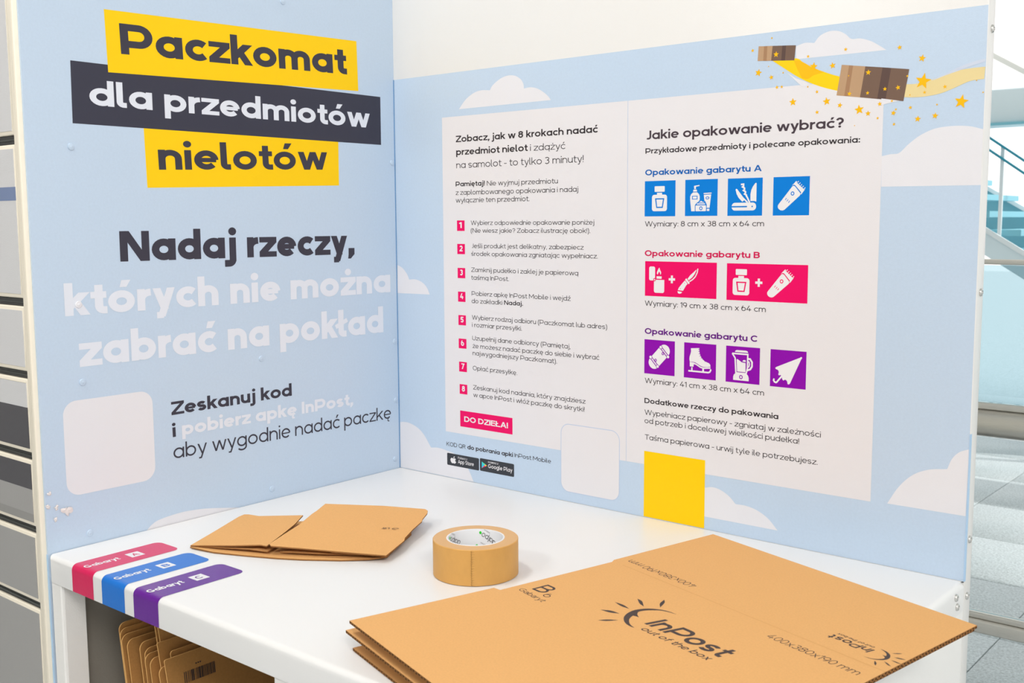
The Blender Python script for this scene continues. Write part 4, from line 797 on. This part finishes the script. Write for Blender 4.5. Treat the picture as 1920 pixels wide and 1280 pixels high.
base = [(.1392, -.5690, .0036), (.1845, -.5600, .0026), (.2337, -.5397, .0024), (.2800, -.5182, .0024), (.3130, -.4994, .0024), (.3592, -.4667, .0024), (.3876, -.4416, .0034), (.4080, -.4240, .0066), (.3900, -.3950, .0046), (.3480, -.3150, .0034), (.30, -.2700, .0034), (.20, -.3200, .0034), (.10, -.4600, .0034)]
sheet3('lower_panel', base, .0018, mb)
sheet3('inner_flap', [(.1500, -.5610, .0050), (.1820, -.5490, .0062), (.2300, -.5280, .0078), (.2560, -.5170, .0068), (.2450, -.4880, .0072), (.2000, -.5050, .0072), (.1500, -.5350, .0054)], .0014, mb)
sheet3('inner_flap', [(.2700, -.5060, .0066), (.3200, -.4800, .0076), (.3700, -.4470, .0080), (.3900, -.4300, .0076), (.3700, -.4050, .0082), (.3050, -.4500, .0078)], .0014, mb)
sheet3('inner_flap', [(.3420, -.4700, .0116), (.3960, -.4370, .0095), (.3850, -.4180, .0098), (.3350, -.4500, .0114)], .0012, mb)
def PM(u, v, d): return Vector((.3285 + .845 * u - .535 * v, -.3600 + .535 * u + .845 * v, .0194 + d - .028 * u))
lettering('LW', (.0130, .0035), (.0020, .0035), .0062, .2, 'print_dark', PM, mc, .0003)
flats('recycling_mark', [(0, q) for q in stroke(ell(.0225, 0, .0050, .0040, 20, 300, 12), .0008) + stroke([(.0185, .001), (.0225, -.002), (.0270, .0015)], .0007)], PM, ['print_dark'], .0003, mc)

# ------------------------------------------------------------------ roll of paper tape
TC = Vector((.5405, -.3815, 0)); TR, TI, THh = .0588, .0402, .0500
tp = empty('tape_roll', TC, 'roll of brown paper packing tape with a white core standing on the table', 'tape')
def lathe(name, prof, m, parent, n=96, idx=None, mats=None):
    V = []; F = []; I = []
    for r, z in prof: V += [(TC.x + r * math.cos(6.283185 * k / n), TC.y + r * math.sin(6.283185 * k / n), z) for k in range(n)]
    for j in range(len(prof) - 1):
        for k in range(n): F.append((j * n + k, j * n + (k + 1) % n, (j + 1) * n + (k + 1) % n, (j + 1) * n + k)); I.append(idx[j] if idx else 0)
    o = raw(name, V, F, mats or m, parent, True, idx=I); o.data.set_sharp_from_angle(angle=R(40)); return o
lathe('tape', [(TI, .0006), (TR - .0006, .0006), (TR, .0012), (TR, THh - .0008), (TR - .0008, THh), (TI, THh), (TI, .0006)], None, tp, idx=[1, 0, 0, 0, 1, 1], mats=['tape', 'tape_side'])
core = lathe('core', [(TI, .0005), (TI, THh - .0001), (TI - .0002, THh + .0004), (TI - .0022, THh + .0004), (TI - .0025, THh - .0004), (TI - .0025, .0005), (TI, .0005)], 'core', tp)
# torn edge of the outer lap
cdir = math.atan2(-1.446 + .3815, 1.496 - .5405)
ang0 = math.atan2(-.4259 + .3815, .5777 - .5405) + R(-3.5)
def PO(u, v, d): a = ang0 + u / TR; return Vector((TC.x + (TR + d) * math.cos(a), TC.y + (TR + d) * math.sin(a), v))
zig = [(.00045 * (1 if k % 4 < 2 else -1) + .0002 * math.sin(k * 1.9), .0012 + (THh - .0022) * k / 60) for k in range(61)]
V = []; F = []
for u, v in zig: V += [PO(u, v, .00035), PO(u + .006, v, .00018), PO(u + .012, v, .00002), PO(u, v, 0)]
for k in range(60):
    for q in range(2): F.append((4 * k + q, 4 * k + q + 1, 4 * k + q + 5, 4 * k + q + 4))
    F.append((4 * k + 3, 4 * k, 4 * k + 4, 4 * k + 7))
raw('torn_end', V, F, 'tape', tp, True)
flats('tear_shadow_line', [(0, q) for q in stroke([(u - .0002, v) for u, v in zig], .00028)], PO, ['tape_tear_shadow'], .0003, tp)  # dark line painted as the shadow beside the torn edge
# print inside the core: u runs round the inner wall, v up
ri = TI - .0026
def PI_(u, v, d): a = u / ri; return Vector((TC.x + (ri - d) * math.cos(a), TC.y + (ri - d) * math.sin(a), v))
back = math.atan2(.045, -.037)
for a_deg, z0_, z1_ in ((-46, .0355, .0465), (-38, .0165, .0275), (36, .0360, .0470)):
    u0 = (back + R(a_deg)) * ri; sl_ = (z1_ - z0_) / .0215
    lettering('dalpo', (u0, z0_), (u0 + .0215, z1_), -.0060, .13, 'ink', PI_, core, .0002)
    lettering('GREEN HM', (u0 + .0130 - .003, z0_ + .0130 * sl_ + .0045), (u0 + .0220 - .003, z0_ + .0220 * sl_ + .0045), -.0013, .13, 'ink', PI_, core, .0002)
    flats('green_dot', [(0, ell(u0 + .0248, z1_ - .0010, .0018, .0022, n=14))], PI_, ['green'], .0002, core)

# ------------------------------------------------------------------ boxes standing in the bins under the table
def upright(name, x, y0, ztop_, length, depth, lean, r, label, group, mt='card_shade'):
    """thin folded box standing on edge, broad side towards +X; y0 is its front edge"""
    prof = []
    y1 = y0 + length; z0 = ztop_ - depth
    pts = [(y0 + r * (1 - math.cos(R(a))), ztop_ - r * (1 - math.sin(R(a)))) for a in range(0, 91, 15)]   # rounded upper front corner
    out = [(y0 + .004, z0)] + pts + [(y1, ztop_), (y1, z0)]
    n = len(out); th = .0021; o = empty(name, (x, y0 + length / 2, z0), label, 'cardboard box', group); V = []
    for s in (0, 1):
        for y, z in out: V.append((x - th * (1 - s) + (ztop_ - z) * lean, y + (ztop_ - z) * lean * .6, z))
    F = [tuple(range(n))[::-1], tuple(range(n, 2 * n))] + [(i, (i + 1) % n, n + (i + 1) % n, n + i) for i in range(n)]
    b = raw('panel', V, [tuple(reversed(f)) for f in F], [mt, 'card_rim_lit'], o, idx=[0, 0] + [1] * n)
    # a second layer behind with a slightly lower rim, seen as the fold
    V2 = [(v[0] - th - .0003, v[1] + .003, v[2] - .003) for v in V]; raw('back_panel', V2, [tuple(reversed(f)) for f in F], [mt, 'card_rim_lit'], o, idx=[0, 0] + [1] * n)
    return o, b
ords = ['leftmost', 'second', 'third', 'fourth', 'fifth', 'sixth', 'seventh', 'eighth']
smalls = [(.062, -.645, -.111, .40), (.069, -.6475, -.1175, .40), (.077, -.650, -.1240, .40), (.091, -.6495, -.1280, .40), (.113, -.6425, -.1285, .40), (.124, -.6415, -.1355, .40), (.132, -.6460, -.1405, .40), (.146, -.6465, -.1430, .40)]
for i, (x, y, z, L_) in enumerate(smalls):
    upright('folded_mailer', x, y, z, L_, .30, .06, .011, 'thin folded mailer with rounded corner in the bin under the table, %s from the left' % ords[i], 'mailers standing in the bin under the table')
bigs = [(.148, -.638, -.090, .50, .42, .10, .003, 'brown carton edge just right of the rounded mailers, mostly hidden by the table apron'), (.1555, -.637, -.094, .50, .42, .10, .003, 'brown carton with a line of black print showing under the table edge'),
 (.1640, -.6445, -.1150, .50, .42, .10, .002, 'brown carton directly behind the lower stepped carton under the table'), (.1790, -.6335, -.1270, .46, .42, .10, .005, 'narrow brown carton top rising just behind the carton with the barcode'),
 (.1722, -.6490, -.1490, .44, .36, .10, .010, 'short brown carton corner at the left foot of the barcode carton')]
for x, y, z, L_, d_, ln, r_, lab in bigs: upright('folded_carton', x, y, z, L_, d_, ln, r_, lab, 'cartons standing in the bin under the table')
fo, fb = upright('folded_carton', .1895, -.6500, -.1320, .50, .42, .10, .003, 'front brown carton with a black barcode standing in the bin under the table', 'cartons standing in the bin under the table')
bars = []; rb = random.Random(5); y = 0
while y < .0510: w_ = rb.choice([.0006, .0009, .0013, .002]); bars.append((0, [(y, 0), (y + w_, 0), (y + w_, .0165), (y, .0165)])); y += w_ + rb.choice([.0006, .0009, .0014])
flats('barcode', bars, lambda u, v, d: Vector((.1895 + (-.1320 - (v - .1745)) * .10 + d, -.6235 + u + .002, v - .1745)), ['ink'], .0004, fb)
flats('carton_print', [(0, [(k * .0035, 0), (k * .0035 + .0022, 0), (k * .0035 + .0022, .002), (k * .0035, .002)]) for k in range(3)], lambda u, v, d: Vector((.1895 + .0025 + d, -.6020 + u, v - .1520)), ['ink'], .0004, fb)

# ------------------------------------------------------------------ glass partition with steel rails (right edge)
gy = 1.2
gp = empty('glass_partition', (2.2, gy, FLOOR), 'glass partition with thick steel tube rail behind the board at the right edge', 'railing')
GX0, GX1 = -1.2, 4.2
cyl('tube_rail', (GX0, gy, .0005), (GX1, gy, .0005), .033, 'steel', gp)
box('clamp_rail', GX0, GX1, gy - .012, gy + .012, .034, .049, 'steel', gp, .002)
box('top_rail', GX0, GX1, gy - .008, gy + .008, .376, .388, 'steel', gp, .002)
box('lower_rail', GX0, GX1, gy - .014, gy + .014, -.478, -.464, 'steel', gp, .003)
box('lower_rail', GX0, GX1, gy - .022, gy + .022, -.512, -.479, 'steel', gp, .006)
k = 0
for x0 in (-1.2, .15, 1.5, 2.85):
    box('glass_pane', x0 + .004, x0 + 1.346, gy - .004, gy + .004, .050, .374, 'glass', gp); box('glass_pane', x0 + .004, x0 + 1.346, gy - .004, gy + .004, -.463, -.034, 'glass_clear', gp)
    box('glass_pane', x0 + .004, x0 + 1.346, gy - .004, gy + .004, FLOOR + .02, -.513, 'glass_clear', gp)
for x in (-1.2, .148, 2.846, 4.2): box('post', x - .015, x + .015, gy + .024, gy + .06, FLOOR, .39, 'steel', gp, .003)

# ------------------------------------------------------------------ staircase beyond the glass
st = empty('staircase', (.5, 6.2, FLOOR), 'white staircase with teal handrails beyond the glass at the right edge', 'stairs')
sl = -.62                        # falls towards +X
def sbar(name, y0, y1, zt, th, m, x0=-2.6, x1=1.3, xr=-.632, k=None):
    zz = lambda x: zt + (x - xr) * (k or sl)
    V = [(x, y, z) for x in (x0, x1) for y in (y0, y1) for z in (zz(x) - th, zz(x))]
    return raw(name, V, [(0, 1, 3, 2), (4, 6, 7, 5), (0, 4, 5, 1), (2, 3, 7, 6), (1, 5, 7, 3), (0, 2, 6, 4)], m, st)
sbar('stringer', 5.98, 6.0, .425, .036, 'stair_white'); sbar('stringer', 6.0, 6.04, .39, .15, 'beam')
sbar('soffit', 7.60, 7.66, .66, .42, 'stair_teal', x0=-3.4, x1=2.0, xr=-1.0, k=-.60); sbar('stringer', 7.55, 7.60, .69, .035, 'stair_white', x0=-3.4, x1=2.0, xr=-1.0, k=-.60)
sbar('handrail', 6.0, 6.02, 1.010, .017, 'hand_teal', k=-.72); sbar('handrail', 6.0, 6.02, .932, .017, 'hand_teal', k=-.72)
sbar('handrail', 7.6, 7.65, 1.72, .045, 'steel', -3.0, 1.6, xr=-1.0)
for x in (-1.6, -1.08, -.566, -.05, .46): box('baluster', x - .011, x + .011, 6.021, 6.04, .38 + (x + .632) * sl, 1.0 + (x + .632) * -.72, 'stair_white', st)
for i in range(20):
    x = -2.5 + i * .2; zt = .37 + (x + .632) * sl
    if zt > FLOOR: box('step', x, x + .26, 6.06, 7.5, zt - .04, zt, 'stair_teal', st)
box('landing_edge', -4, 3.2, 7.66, 7.72, .46, .505, 'stair_white', st)
wb = empty('walkway_beam', (0, 6.4, FLOOR), 'pale horizontal walkway beam crossing above the staircase', 'beam')
box('beam', -5, 6, 5.6, 6.0, 1.07, 1.275, 'beam', wb, .01); box('beam_edge', -5, 6, 5.58, 5.6, 1.055, 1.07, 'stair_teal', wb); box('column', 5.0, 5.3, 5.7, 6.0, FLOOR, 1.13, 'stair_white', wb); box('column', -4.9, -4.6, 5.7, 6.0, FLOOR, 1.13, 'stair_white', wb)
